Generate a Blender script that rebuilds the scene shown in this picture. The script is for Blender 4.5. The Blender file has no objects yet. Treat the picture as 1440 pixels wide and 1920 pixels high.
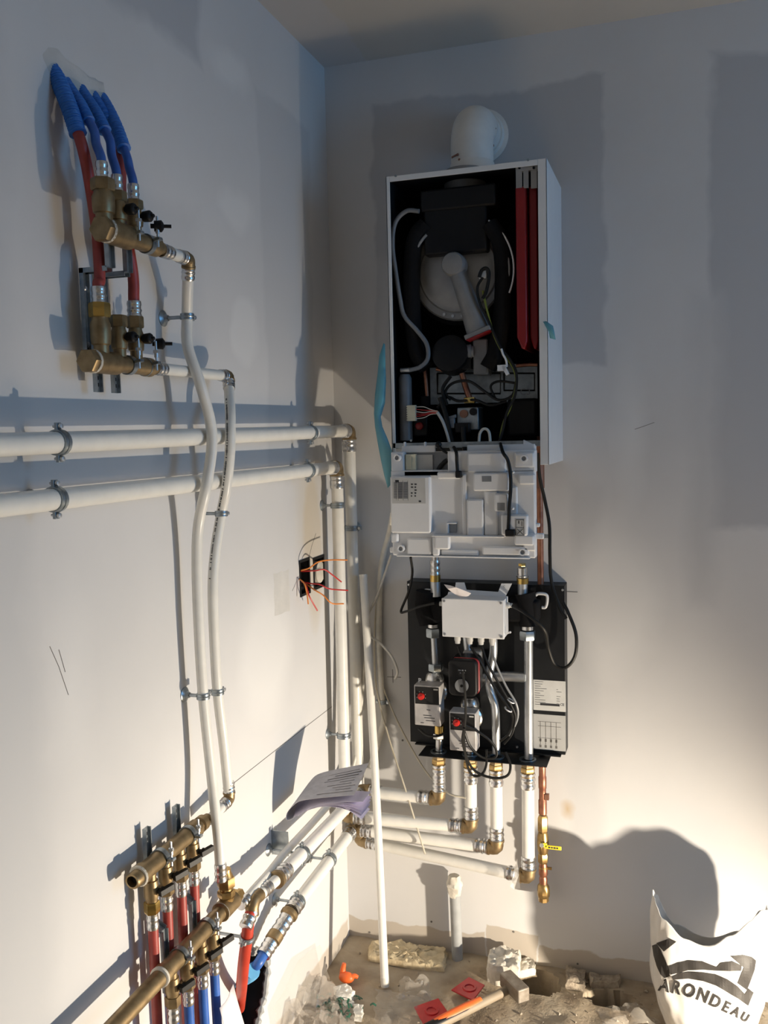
import bpy, bmesh, math, random
from mathutils import Vector, Matrix, noise
from mathutils.geometry import tessellate_polygon
random.seed(7)
SC = bpy.context.scene
COL = SC.collection
V = Vector
PI = math.pi

# ------------------------------------------------------------------ camera
F_PX, CX, CY = 1690.0, 720.0, 960.0
RIGHT = V((0.9510212, 0.30817432, -0.02423359))
DOWN = V((0.00422071, -0.09133166, -0.99581159))
FWD = V((-0.30909685, 0.94693564, -0.08815906))
EYE = V((0.92925926, -2.4126068, 1.49599495))
cam = bpy.data.cameras.new('camera')
cam_o = bpy.data.objects.new('camera', cam)
COL.objects.link(cam_o)
cam.sensor_fit = 'VERTICAL'
cam.sensor_height = 24.0
cam.lens = 24.0 * F_PX / 1920.0
cam.clip_start = 0.02
_r, _u, _b = RIGHT.normalized(), (-DOWN).normalized(), (-FWD).normalized()
cam_o.matrix_world = Matrix(((_r.x, _u.x, _b.x, EYE.x), (_r.y, _u.y, _b.y, EYE.y), (_r.z, _u.z, _b.z, EYE.z), (0, 0, 0, 1)))
SC.camera = cam_o

# ------------------------------------------------------------------ light and exposure
SC.view_settings.view_transform = 'Standard'
SC.view_settings.look = 'None'
SC.view_settings.exposure = 0.0
SC.view_settings.gamma = 1.0
SC.view_settings.use_curve_mapping = False
W = bpy.data.worlds.new('ambient_bounce')  # even warm fill added in place of bounce from the unseen room
SC.world = W
W.use_nodes = True
W.node_tree.nodes['Background'].inputs[0].default_value = (1.0, 0.86, 0.68, 1)
W.node_tree.nodes['Background'].inputs[1].default_value = 0.150

def lamp(name, kind, loc, aim, energy, col, **kw):
    d = bpy.data.lights.new(name, kind)
    d.energy = energy
    d.color = col
    for k, v in kw.items():
        setattr(d, k, v)
    o = bpy.data.objects.new(name, d)
    COL.objects.link(o)
    o.location = loc
    o.rotation_euler = (V(aim) - V(loc)).to_track_quat('-Z', 'Y').to_euler()
    return o
# work lamp standing on the floor to the right (all sharp shadows rise up and to the left)
lamp('work_lamp', 'SPOT', (1.65, -0.74, 0.16), (0.15, -0.64, -0.21), 190, (1.0, 0.875, 0.70), spot_size=math.radians(148), spot_blend=1.0, shadow_soft_size=0.022)
# daylight from the window in the right-hand wall
lamp('window_daylight', 'AREA', (3.4, -1.15, 1.7), (0.0, -0.9, 1.5), 18, (0.16, 0.52, 1.0), shape='RECTANGLE', size=1.0, size_y=1.2)

# ------------------------------------------------------------------ pixel helpers (points on real planes of the room)
def ray(px, py):
    return RIGHT * ((px - CX) / F_PX) + DOWN * ((py - CY) / F_PX) + FWD
def L(px, py, s=0.0):
    d = ray(px, py); return EYE + d * ((s - EYE.x) / d.x)
def B(px, py, s=0.0):
    d = ray(px, py); return EYE + d * ((-s - EYE.y) / d.y)
def G(px, py, z=0.0):
    d = ray(px, py); return EYE + d * ((z - EYE.z) / d.z)
EX, EY, EZ = V((1, 0, 0)), V((0, 1, 0)), V((0, 0, 1))

# ------------------------------------------------------------------ materials
MATS = {}
def newmat(name):
    m = bpy.data.materials.new(name); m.use_nodes = True
    MATS[name] = m
    return m, m.node_tree.nodes, m.node_tree.links, m.node_tree.nodes['Principled BSDF']
def mat(name, col, rough=0.5, metal=0.0, var=0.06, scale=30.0, bump=0.0, bscale=200.0, col2=None, spec=0.5, trans=0.0, alpha=1.0):
    m, n, l, p = newmat(name)
    p.inputs['Roughness'].default_value = rough
    p.inputs['Metallic'].default_value = metal
    p.inputs['Specular IOR Level'].default_value = spec
    if trans: p.inputs['Transmission Weight'].default_value = trans
    if alpha < 1: p.inputs['Alpha'].default_value = alpha
    tc = n.new('ShaderNodeTexCoord')
    nt = n.new('ShaderNodeTexNoise'); nt.inputs['Scale'].default_value = scale; nt.inputs['Detail'].default_value = 4
    l.new(tc.outputs['Object'], nt.inputs['Vector'])
    cr = n.new('ShaderNodeValToRGB')
    c2 = col2 if col2 else tuple(c * (1 - 2 * var) for c in col)
    c1 = col if col2 else tuple(min(1, c * (1 + var)) for c in col)
    cr.color_ramp.elements[0].position = 0.35; cr.color_ramp.elements[1].position = 0.65
    cr.color_ramp.elements[0].color = (*c2, 1); cr.color_ramp.elements[1].color = (*c1, 1)
    l.new(nt.outputs['Fac'], cr.inputs['Fac']); l.new(cr.outputs['Color'], p.inputs['Base Color'])
    if bump:
        nb = n.new('ShaderNodeTexNoise'); nb.inputs['Scale'].default_value = bscale; nb.inputs['Detail'].default_value = 5
        l.new(tc.outputs['Object'], nb.inputs['Vector'])
        bp = n.new('ShaderNodeBump'); bp.inputs['Strength'].default_value = bump; bp.inputs['Distance'].default_value = 0.003
        l.new(nb.outputs['Fac'], bp.inputs['Height']); l.new(bp.outputs['Normal'], p.inputs['Normal'])
    return m
mat('pipe_white', (0.80, 0.785, 0.735), 0.32, var=0.02)
mat('tube_grey', (0.20, 0.21, 0.225), 0.4)
mat('drain_grey', (0.36, 0.37, 0.37), 0.5)
mat('brass', (0.50, 0.34, 0.14), 0.36, 0.88, col2=(0.34, 0.22, 0.09), scale=60)
mat('brass_old', (0.36, 0.265, 0.145), 0.44, 0.8, col2=(0.24, 0.17, 0.09), scale=50)
mat('brass_bright', (0.72, 0.50, 0.16), 0.24, 1.0, var=0.05)
mat('steel', (0.58, 0.60, 0.62), 0.42, 0.95, var=0.06)
mat('zinc', (0.40, 0.44, 0.47), 0.36, 0.85, col2=(0.28, 0.32, 0.35), scale=60)
mat('chrome', (0.70, 0.70, 0.70), 0.27, 1.0, var=0.04)
mat('copper', (0.46, 0.21, 0.13), 0.42, 0.85, col2=(0.28, 0.12, 0.08), scale=40)
mat('copper_dark', (0.30, 0.15, 0.10), 0.5, 0.6)
mat('black_plastic', (0.010, 0.010, 0.011), 0.45, spec=0.22)
mat('black_foam', (0.010, 0.010, 0.011), 0.85, bump=0.2, spec=0.12)
mat('black_sheet', (0.013, 0.014, 0.016), 0.45, spec=0.3)
mat('rubber', (0.008, 0.008, 0.008), 0.45, spec=0.3)
mat('red_pex', (0.36, 0.055, 0.045), 0.42, var=0.08)
mat('red_bright', (0.50, 0.045, 0.022), 0.45)
mat('red_paint', (0.25, 0.007, 0.010), 0.38, var=0.03)
mat('red_knob', (0.55, 0.02, 0.015), 0.4)
mat('blue_pex', (0.035, 0.13, 0.46), 0.4)
mat('blue_conduit', (0.025, 0.155, 0.50), 0.48)
mat('blue_light', (0.13, 0.42, 0.72), 0.48)
mat('casing_white', (0.76, 0.78, 0.80), 0.35, var=0.01)
mat('casing_inner', (0.010, 0.011, 0.013), 0.7, spec=0.15)
mat('plastic_white', (0.72, 0.73, 0.75), 0.42, var=0.01)
mat('flue_white', (0.74, 0.73, 0.70), 0.42, var=0.02)
mat('alu_cast', (0.27, 0.27, 0.27), 0.5, 0.25, var=0.05, bump=0.1)
mat('alu_disc', (0.34, 0.34, 0.34), 0.42, 0.35, var=0.04)
mat('cream', (0.72, 0.68, 0.52), 0.45)
mat('grey_label', (0.50, 0.50, 0.49), 0.5, var=0.03)
mat('label_dark', (0.018, 0.018, 0.018), 0.5, spec=0.2)
mat('label_white', (0.66, 0.66, 0.64), 0.5, var=0.03)
mat('ink', (0.03, 0.03, 0.035), 0.7)
mat('pencil', (0.16, 0.15, 0.14), 0.9)
mat('actuator_face', (0.56, 0.54, 0.53), 0.4, col2=(0.36, 0.35, 0.35), scale=22)
mat('yellow', (0.85, 0.66, 0.04), 0.45)
mat('yellow_green', (0.17, 0.20, 0.03), 0.45)
mat('orange', (0.85, 0.15, 0.03), 0.45)
mat('wire_orange', (0.80, 0.26, 0.05), 0.4)
mat('wire_red', (0.55, 0.03, 0.03), 0.4)
mat('cable_white', (0.70, 0.68, 0.62), 0.4)
mat('cable_beige', (0.55, 0.50, 0.40), 0.45)
mat('paper', (0.66, 0.62, 0.76), 0.7, var=0.03)
mat('paper_print', (0.50, 0.49, 0.53), 0.7, col2=(0.58, 0.57, 0.61), scale=60)
mat('paper_plain', (0.78, 0.74, 0.76), 0.7, var=0.02)
mat('plaster', (0.70, 0.66, 0.58), 0.9, col2=(0.56, 0.52, 0.45), scale=40, bump=0.6, bscale=90)
mat('plaster_yellow', (0.66, 0.55, 0.36), 0.9, col2=(0.50, 0.40, 0.25), scale=45, bump=0.8, bscale=70)
mat('plaster_grey', (0.64, 0.625, 0.60), 0.9, col2=(0.56, 0.55, 0.53), scale=14, bump=0.4, bscale=120)
mat('foam_white', (0.80, 0.77, 0.70), 0.85, bump=0.4)
mat('green_bits', (0.02, 0.10, 0.06), 0.5)
mat('stone', (0.42, 0.36, 0.28), 0.95, col2=(0.27, 0.22, 0.17), scale=60, bump=0.8)
mat('wood_handle', (0.30, 0.24, 0.17), 0.6, scale=18)
mat('hammer_steel', (0.34, 0.30, 0.25), 0.55, 0.5, col2=(0.22, 0.18, 0.14), scale=40)
mat('bag_white', (0.62, 0.605, 0.58), 0.45, var=0.03)
mat('bag_black', (0.035, 0.033, 0.032), 0.5, spec=0.25)
mat('pit_dark', (0.03, 0.027, 0.024), 0.95)
mat('red_tile', (0.52, 0.018, 0.02), 0.3)

def film(name, col, fac, rough=0.25):
    m, n, l, p = newmat(name)
    p.inputs['Base Color'].default_value = (*col, 1); p.inputs['Roughness'].default_value = rough
    t = n.new('ShaderNodeBsdfTransparent'); mx = n.new('ShaderNodeMixShader')
    mx.inputs[0].default_value = fac
    l.new(t.outputs[0], mx.inputs[1]); l.new(p.outputs[0], mx.inputs[2])
    l.new(mx.outputs[0], n['Material Output'].inputs['Surface'])
film('clear_film', (0.62, 0.58, 0.52), 0.22, 0.12)
film('clear_bag', (0.66, 0.60, 0.53), 0.30, 0.12)
film('blue_film', (0.12, 0.42, 0.52), 0.74, 0.3)
film('clear_label', (0.80, 0.78, 0.74), 0.40, 0.2)

def plaster_wall(name, axis, base, patches, noise_amt=0.02):
    """filled plasterboard: patches = (u0,u1,v0,v1,soft,colour,'r'|'e') in metres along the wall"""
    m, n, l, p = newmat(name)
    p.inputs['Roughness'].default_value = 0.88
    p.inputs['Specular IOR Level'].default_value = 0.25
    tc = n.new('ShaderNodeTexCoord')
    nz = n.new('ShaderNodeTexNoise'); nz.inputs['Scale'].default_value = 7; nz.inputs['Detail'].default_value = 5
    l.new(tc.outputs['Object'], nz.inputs['Vector'])
    sub = n.new('ShaderNodeVectorMath'); sub.operation = 'SUBTRACT'; sub.inputs[1].default_value = (0.5, 0.5, 0.5)
    l.new(nz.outputs['Color'], sub.inputs[0])
    sca = n.new('ShaderNodeVectorMath'); sca.operation = 'SCALE'; sca.inputs['Scale'].default_value = noise_amt * 4
    l.new(sub.outputs[0], sca.inputs[0])
    add = n.new('ShaderNodeVectorMath'); l.new(tc.outputs['Object'], add.inputs[0]); l.new(sca.outputs[0], add.inputs[1])
    sp = n.new('ShaderNodeSeparateXYZ'); l.new(add.outputs[0], sp.inputs[0])
    U = sp.outputs[axis]; Z = sp.outputs[2]
    def mth(op, a, b=None, clamp=False):
        k = n.new('ShaderNodeMath'); k.operation = op; k.use_clamp = clamp
        for i, q in enumerate((a, b)):
            if q is None: continue
            if isinstance(q, (int, float)): k.inputs[i].default_value = q
            else: l.new(q, k.inputs[i])
        return k.outputs[0]
    # base with faint mottling
    n2 = n.new('ShaderNodeTexNoise'); n2.inputs['Scale'].default_value = 2.2; n2.inputs['Detail'].default_value = 6
    l.new(tc.outputs['Object'], n2.inputs['Vector'])
    rm = n.new('ShaderNodeValToRGB')
    rm.color_ramp.elements[0].position = 0.35; rm.color_ramp.elements[1].position = 0.65
    rm.color_ramp.elements[0].color = (*[c * 0.93 for c in base], 1); rm.color_ramp.elements[1].color = (*base, 1)
    l.new(n2.outputs['Fac'], rm.inputs['Fac'])
    cur = rm.outputs['Color']
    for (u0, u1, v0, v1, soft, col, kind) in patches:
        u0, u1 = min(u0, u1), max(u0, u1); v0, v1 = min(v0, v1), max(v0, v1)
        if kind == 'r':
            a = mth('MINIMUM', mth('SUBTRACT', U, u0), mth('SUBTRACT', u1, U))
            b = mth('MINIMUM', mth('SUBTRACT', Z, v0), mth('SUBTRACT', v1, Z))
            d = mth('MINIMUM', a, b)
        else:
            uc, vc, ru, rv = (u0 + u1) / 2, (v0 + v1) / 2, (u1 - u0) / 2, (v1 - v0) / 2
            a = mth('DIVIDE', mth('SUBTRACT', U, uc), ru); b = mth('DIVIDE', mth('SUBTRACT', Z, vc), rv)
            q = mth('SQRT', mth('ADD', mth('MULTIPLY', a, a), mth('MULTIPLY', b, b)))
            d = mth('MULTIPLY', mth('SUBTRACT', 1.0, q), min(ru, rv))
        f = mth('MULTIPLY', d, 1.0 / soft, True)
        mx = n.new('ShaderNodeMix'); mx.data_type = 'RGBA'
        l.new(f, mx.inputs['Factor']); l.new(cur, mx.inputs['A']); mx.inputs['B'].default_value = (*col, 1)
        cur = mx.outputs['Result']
    l.new(cur, p.inputs['Base Color'])
    nb = n.new('ShaderNodeTexNoise'); nb.inputs['Scale'].default_value = 60; nb.inputs['Detail'].default_value = 6
    l.new(tc.outputs['Object'], nb.inputs['Vector'])
    bp = n.new('ShaderNodeBump'); bp.inputs['Strength'].default_value = 0.12; bp.inputs['Distance'].default_value = 0.002
    l.new(nb.outputs['Fac'], bp.inputs['Height']); l.new(bp.outputs['Normal'], p.inputs['Normal'])
    return m

# ------------------------------------------------------------------ mesh builder
def frame(d, hint=None):
    d = V(d).normalized()
    h = V(hint) if hint is not None else (EZ if abs(d.z) < 0.9 else EX)
    a = d.cross(h)
    if a.length < 1e-6: a = d.cross(EY)
    a.normalize(); b = a.cross(d).normalized()
    return a, b
def cr(pts, n=8):
    """smooth curve through points"""
    p = [V(q) for q in pts]
    if len(p) < 3: return p
    p = [p[0] * 2 - p[1]] + p + [p[-1] * 2 - p[-2]]
    out = []
    for i in range(1, len(p) - 2):
        for k in range(n):
            t = k / n
            a, b, c, d = p[i - 1], p[i], p[i + 1], p[i + 2]
            out.append(0.5 * ((2 * b) + (c - a) * t + (2 * a - 5 * b + 4 * c - d) * t * t + (3 * b - a - 3 * c + d) * t ** 3))
    out.append(p[-2]); return out
class MB:
    def __init__(s): s.v = []; s.f = []
    def add(s, vs, fs):
        o = len(s.v); s.v += [V(q) for q in vs]; s.f += [tuple(i + o for i in f) for f in fs]; return s
    def tube(s, pts, r, n=12, caps=True):
        pts = [V(q) for q in pts]; m = len(pts)
        rf = r if callable(r) else (lambda t: r)
        rs = [rf(i / (m - 1)) for i in range(m)]
        T = []
        for i in range(m):
            T.append((pts[min(i + 1, m - 1)] - pts[max(i - 1, 0)]).normalized())
        a, b = frame(T[0]); vs = []
        for i in range(m):
            a = (a - T[i] * a.dot(T[i])).normalized(); b = a.cross(T[i]).normalized()
            for k in range(n):
                w = 2 * PI * k / n
                vs.append(pts[i] + (a * math.cos(w) + b * math.sin(w)) * rs[i])
        fs = []
        for i in range(m - 1):
            for k in range(n):
                k2 = (k + 1) % n
                fs.append((i * n + k, i * n + k2, (i + 1) * n + k2, (i + 1) * n + k))
        if caps: fs.append(tuple(range(n - 1, -1, -1))); fs.append(tuple((m - 1) * n + k for k in range(n)))
        return s.add(vs, fs)
    def cyl(s, p0, p1, r, n=16, r2=None):
        return s.lathe(p0, V(p1) - V(p0), [(0, r), ((V(p1) - V(p0)).length, r if r2 is None else r2)], n)
    def lathe(s, o, d, prof, n=16, rot=0.0, caps=True):
        o = V(o); d = V(d).normalized(); a, b = frame(d); vs = []; m = len(prof)
        for t, r in prof:
            for k in range(n):
                w = 2 * PI * k / n + rot
                vs.append(o + d * t + (a * math.cos(w) + b * math.sin(w)) * r)
        fs = []
        for i in range(m - 1):
            for k in range(n):
                k2 = (k + 1) % n
                fs.append((i * n + k, (i + 1) * n + k, (i + 1) * n + k2, i * n + k2))
        if caps: fs.append(tuple(range(n))); fs.append(tuple((m - 1) * n + k for k in range(n - 1, -1, -1)))
        return s.add(vs, fs)
    def hexn(s, o, d, h, r, rot=0.0):
        return s.lathe(o, d, [(0, r * 0.93), (h * 0.12, r), (h * 0.88, r), (h, r * 0.93)], 6, rot)
    def box(s, c, h, ax=None):
        c = V(c); ax = ax or (EX, EY, EZ); vs = []
        for i in (-1, 1):
            for j in (-1, 1):
                for k in (-1, 1):
                    vs.append(c + V(ax[0]) * (h[0] * i) + V(ax[1]) * (h[1] * j) + V(ax[2]) * (h[2] * k))
        return s.add(vs, [(0, 1, 3, 2), (4, 6, 7, 5), (0, 4, 5, 1), (2, 3, 7, 6), (0, 2, 6, 4), (1, 5, 7, 3)])
    def bx(s, x0, x1, y0, y1, z0, z1):
        return s.box(((x0 + x1) / 2, (y0 + y1) / 2, (z0 + z1) / 2), (abs(x1 - x0) / 2, abs(y1 - y0) / 2, abs(z1 - z0) / 2))
    def torus(s, c, d, R, r, n=24, m=8, a0=0.0, a1=2 * PI):
        c = V(c); d = V(d).normalized(); a, b = frame(d)
        full = abs(a1 - a0 - 2 * PI) < 1e-6
        pts = [c + (a * math.cos(a0 + (a1 - a0) * k / n) + b * math.sin(a0 + (a1 - a0) * k / n)) * R for k in range(n + 1)]
        return s.tube(pts, r, m, not full)
    def band(s, c, d, R, w, t, n=24):
        """flat ring: inner radius R, width w along d, thickness t"""
        c = V(c); d = V(d).normalized()
        pr = [(-w / 2, R), (-w / 2, R + t), (w / 2, R + t), (w / 2, R), (-w / 2, R)]
        return s.lathe(c, d, pr, n, caps=False)
    def sphere(s, c, r, n=14, m=8, sc=(1, 1, 1)):
        c = V(c); vs = [c + V((0, 0, r * sc[2]))]
        for i in range(1, m):
            t = PI * i / m
            for k in range(n):
                w = 2 * PI * k / n
                vs.append(c + V((r * sc[0] * math.sin(t) * math.cos(w), r * sc[1] * math.sin(t) * math.sin(w), r * sc[2] * math.cos(t))))
        vs.append(c - V((0, 0, r * sc[2])))
        fs = [(0, 1 + k, 1 + (k + 1) % n) for k in range(n)]
        for i in range(m - 2):
            for k in range(n):
                k2 = (k + 1) % n
                fs.append((1 + i * n + k, 1 + (i + 1) * n + k, 1 + (i + 1) * n + k2, 1 + i * n + k2))
        e = len(vs) - 1
        fs += [(e, 1 + (m - 2) * n + (k + 1) % n, 1 + (m - 2) * n + k) for k in range(n)]
        return s.add(vs, fs)
    def prism(s, poly, ext):
        poly = [V(q) for q in poly]; ext = V(ext); n = len(poly)
        fs = [tuple(range(n - 1, -1, -1)), tuple(range(n, 2 * n))]
        fs += [(i, (i + 1) % n, n + (i + 1) % n, n + i) for i in range(n)]
        return s.add(poly + [q + ext for q in poly], fs)
    def ribbon(s, pts, wdir, w, t=0.0006):
        """thin strip following pts, width w along wdir, thickness t"""
        pts = [V(q) for q in pts]; vs = []; m = len(pts)
        for i, q in enumerate(pts):
            T = (pts[min(i + 1, m - 1)] - pts[max(i - 1, 0)]).normalized()
            wd = V(wdir[i]) if isinstance(wdir, list) else V(wdir)
            wd = (wd - T * wd.dot(T)).normalized(); N = T.cross(wd)
            ww = w[i] if isinstance(w, (list, tuple)) else w
            vs += [q - wd * ww / 2 - N * t / 2, q + wd * ww / 2 - N * t / 2, q + wd * ww / 2 + N * t / 2, q - wd * ww / 2 + N * t / 2]
        fs = []
        for i in range(m - 1):
            for k in range(4):
                fs.append((i * 4 + k, i * 4 + (k + 1) % 4, i * 4 + 4 + (k + 1) % 4, i * 4 + 4 + k))
        fs += [(3, 2, 1, 0), tuple((m - 1) * 4 + k for k in range(4))]
        return s.add(vs, fs)

def root_loc(o):
    p = V((0, 0, 0))
    while o is not None:
        p += V(o.location); o = o.parent
    return p
def build(name, mb, m, parent=None, label=None, bevel=0.0, smooth=True, kind=None, angle=38):
    """link the collected geometry (world coordinates) as ONE mesh object under parent"""
    off = root_loc(parent) if parent is not None else V((0, 0, 0))
    me = bpy.data.meshes.new(name)
    me.from_pydata([tuple(q - off) for q in mb.v], [], mb.f)
    bm = bmesh.new(); bm.from_mesh(me)
    bmesh.ops.recalc_face_normals(bm, faces=bm.faces); bm.to_mesh(me); bm.free()
    if smooth:
        me.shade_smooth(); me.set_sharp_from_angle(angle=math.radians(angle))
    me.materials.append(MATS[m])
    o = bpy.data.objects.new(name, me); COL.objects.link(o)
    if parent is not None: o.parent = parent
    if label: o['label'] = label
    if kind: o['kind'] = kind
    if bevel:
        bv = o.modifiers.new('bevel', 'BEVEL'); bv.width = bevel; bv.segments = 2; bv.limit_method = 'ANGLE'; bv.angle_limit = math.radians(40)
    return o
def thing(name, label, cat, loc=(0, 0, 0), group=None):
    o = bpy.data.objects.new(name, None); COL.objects.link(o)
    o.location = loc; o.empty_display_size = 0.03
    o['label'] = label; o['category'] = cat
    if group: o['group'] = group
    return o
def tag(o, label, cat, group=None):
    o['label'] = label; o['category'] = cat
    if group: o['group'] = group
    return o
def solo(name, label, cat, mb, m, group=None, **kw):
    """a thing that is one mesh, its origin at its lowest middle"""
    o = build(name, mb, m, **kw)
    c = V((sum(q.x for q in mb.v) / len(mb.v), sum(q.y for q in mb.v) / len(mb.v), min(q.z for q in mb.v)))
    o.data.transform(Matrix.Translation(-c)); o.location = c
    return tag(o, label, cat, group)
def text_mesh(txt, size, font_shear=0.0, bold=0.0):
    cu = bpy.data.curves.new('lettering', 'FONT'); cu.body = txt; cu.size = size; cu.align_x = 'CENTER'; cu.align_y = 'CENTER'
    cu.offset = bold; cu.resolution_u = 3
    o = bpy.data.objects.new('lettering', cu); COL.objects.link(o)
    dg = bpy.context.evaluated_depsgraph_get()
    me = bpy.data.meshes.new_from_object(o.evaluated_get(dg))
    vs = [V(v.co) for v in me.vertices]; fs = [tuple(p.vertices) for p in me.polygons]
    bpy.data.objects.remove(o); bpy.data.meshes.remove(me); bpy.data.curves.remove(cu)
    return vs, fs
def text_on(name, txt, size, c, right, up, m, parent, lift=0.0006, bold=0.0):
    vs, fs = text_mesh(txt, size, bold=bold)
    right = V(right).normalized(); up = V(up).normalized(); nrm = right.cross(up)
    mb = MB(); mb.add([V(c) + right * q.x + up * q.y + nrm * lift for q in vs], fs)
    return build(name, mb, m, parent, smooth=False)

# ================================================================== SETTING
def PL(x0, y0, x1, y1, soft, col, k='r'):
    a, b = L(x0, y0), L(x1, y1); return (a.y, b.y, a.z, b.z, soft, col, k)
def PB(x0, y0, x1, y1, soft, col, k='r'):
    a, b = B(x0, y0), B(x1, y1); return (a.x, b.x, a.z, b.z, soft, col, k)
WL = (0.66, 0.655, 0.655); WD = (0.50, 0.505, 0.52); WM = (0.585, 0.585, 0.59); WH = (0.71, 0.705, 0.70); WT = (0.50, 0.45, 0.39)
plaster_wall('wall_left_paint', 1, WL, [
    PL(-200, -300, 130, 1990, 0.05, WM), PL(150, -300, 385, 140, 0.03, WD), PL(475, 150, 600, 900, 0.02, WM), PL(250, 330, 400, 900, 0.05, WM),  # strip next to the corner: bare board, partly cast shadow painted into its tone
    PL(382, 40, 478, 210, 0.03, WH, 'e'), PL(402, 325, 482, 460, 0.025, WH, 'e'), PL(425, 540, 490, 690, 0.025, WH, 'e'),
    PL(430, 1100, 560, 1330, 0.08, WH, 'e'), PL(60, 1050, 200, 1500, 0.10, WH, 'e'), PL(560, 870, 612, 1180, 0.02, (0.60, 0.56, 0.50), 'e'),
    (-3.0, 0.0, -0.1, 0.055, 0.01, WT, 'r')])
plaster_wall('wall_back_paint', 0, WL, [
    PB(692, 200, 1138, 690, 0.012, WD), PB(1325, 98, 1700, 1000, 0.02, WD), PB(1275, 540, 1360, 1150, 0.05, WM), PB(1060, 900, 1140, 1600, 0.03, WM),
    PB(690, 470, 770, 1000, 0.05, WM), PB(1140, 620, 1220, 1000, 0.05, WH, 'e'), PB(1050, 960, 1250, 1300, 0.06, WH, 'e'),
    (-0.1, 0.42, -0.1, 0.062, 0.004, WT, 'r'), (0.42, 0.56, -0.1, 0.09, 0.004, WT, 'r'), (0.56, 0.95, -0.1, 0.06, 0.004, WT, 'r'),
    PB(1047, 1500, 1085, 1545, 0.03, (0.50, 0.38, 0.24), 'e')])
plaster_wall('ceiling_paint', 0, (0.60, 0.585, 0.55), [(-0.1, 0.14, 2, 3, 0.01, WM, 'r')])
H, XR, YF = 2.5, 3.6, -4.2

def wall_with_holes(name, outer, holes, to3, m):
    polys = [[V((a, b, 0)) for a, b in outer]] + [[V((a, b, 0)) for a, b in h] for h in holes]
    tri = tessellate_polygon(polys)
    flat = [q for p in polys for q in p]
    mb = MB(); mb.add([to3(q.x, q.y) for q in flat], [tuple(t) for t in tri])
    o = build(name, mb, m, smooth=False); o['kind'] = 'structure'
    return o
# ragged hole in the left wall where the conduits leave, and the two wiring boxes
hc = L(470, 1858); hole = []
for k in range(22):
    w = 2 * PI * k / 22
    r = 0.088 * (1 + 0.10 * math.sin(3 * w + 1) + 0.05 * random.uniform(-1, 1))
    hole.append((hc.y + r * 0.92 * math.cos(w), hc.z + r * 1.12 * math.sin(w)))
def rect(p0, p1):
    y0, y1, z0, z1 = min(p0.y, p1.y), max(p0.y, p1.y), min(p0.z, p1.z), max(p0.z, p1.z)
    return [(y0, z0), (y1, z0), (y1, z1), (y0, z1)]
eb1 = rect(L(562, 1055), L(580, 1108)); eb2 = rect(L(588, 1050), L(607, 1095))
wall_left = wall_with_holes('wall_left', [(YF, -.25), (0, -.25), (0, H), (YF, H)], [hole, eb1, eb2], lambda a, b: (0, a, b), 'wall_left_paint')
mb = MB(); n = len(hole)
mb.add([(0, a, b) for a, b in hole] + [(-0.16, a, b) for a, b in hole], [(i, (i + 1) % n, n + (i + 1) % n, n + i) for i in range(n)] + [tuple(range(n, 2 * n))])
build('hole_recess', mb, 'pit_dark', wall_left, label='dark recess of the ragged hole')
mb = MB()
lo = [hole[i % n] for i in range(-7, 6)]
pts = [V((0.002, a, b)) for a, b in lo]
mb.tube(cr(pts, 4), lambda t: 0.008 * (0.6 + 0.5 * abs(math.sin(t * 37)) + 0.3 * math.sin(t * 91)), 7)
build('hole_edge', mb, 'drain_grey', wall_left, label='torn grey edge of the hole')
# lumpy filler around the conduits and the filled slot
def lumpy(name, pts2, to3, thick, m, parent, label, sub=10, amp=0.5):
    mb = MB(); c = V((sum(p[0] for p in pts2) / len(pts2), sum(p[1] for p in pts2) / len(pts2)))
    n = len(pts2); rings = 6; vs = []
    for j in range(rings + 1):
        f = 1 - j / rings
        for k in range(n):
            a = c.x + (pts2[k][0] - c.x) * f; b = c.y + (pts2[k][1] - c.y) * f
            h = thick * (1 - f ** 6) * (1 + amp * noise.noise(V((a * 40, b * 40, 1.3))))
            vs.append(to3(a, b, h - 0.0005))
    fs = [(j * n + k, j * n + (k + 1) % n, (j + 1) * n + (k + 1) % n, (j + 1) * n + k) for j in range(rings) for k in range(n)]
    mb.add(vs, fs)
    return build(name, mb, m, parent, label=label)
def blob(px, jit=0.006, sub=4):
    out = []
    n = len(px)
    for i in range(n):
        a, b = px[i], px[(i + 1) % n]
        for k in range(sub):
            t = k / sub
            out.append((a[0] + (b[0] - a[0]) * t + random.uniform(-jit, jit), a[1] + (b[1] - a[1]) * t + random.uniform(-jit, jit)))
    return out
lw = lambda a, b, h: (h, a, b)
def Lyz(px, py): q = L(px, py); return (q.y, q.z)
lumpy('filler_patch', blob([Lyz(72, 95), Lyz(105, 85), Lyz(160, 135), Lyz(198, 160), Lyz(202, 200), Lyz(150, 190), Lyz(98, 160)]), lw, 0.0018, 'plaster_grey', wall_left, 'rough grey filler around the blue conduits')
lumpy('filler_slot', blob([Lyz(512, 1072), Lyz(543, 1064), Lyz(545, 1148), Lyz(514, 1158)], 0.003), lw, 0.0016, 'plaster_grey', wall_left, 'filled rectangular chase in the wall')
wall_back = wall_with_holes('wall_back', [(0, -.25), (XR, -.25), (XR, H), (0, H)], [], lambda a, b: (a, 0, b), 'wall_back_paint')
mb = MB(); mb.add([(0, YF, H), (XR, YF, H), (XR, 0, H), (0, 0, H)], [(0, 1, 2, 3)])
o = build('ceiling', mb, 'ceiling_paint', smooth=False); o['kind'] = 'structure'
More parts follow.
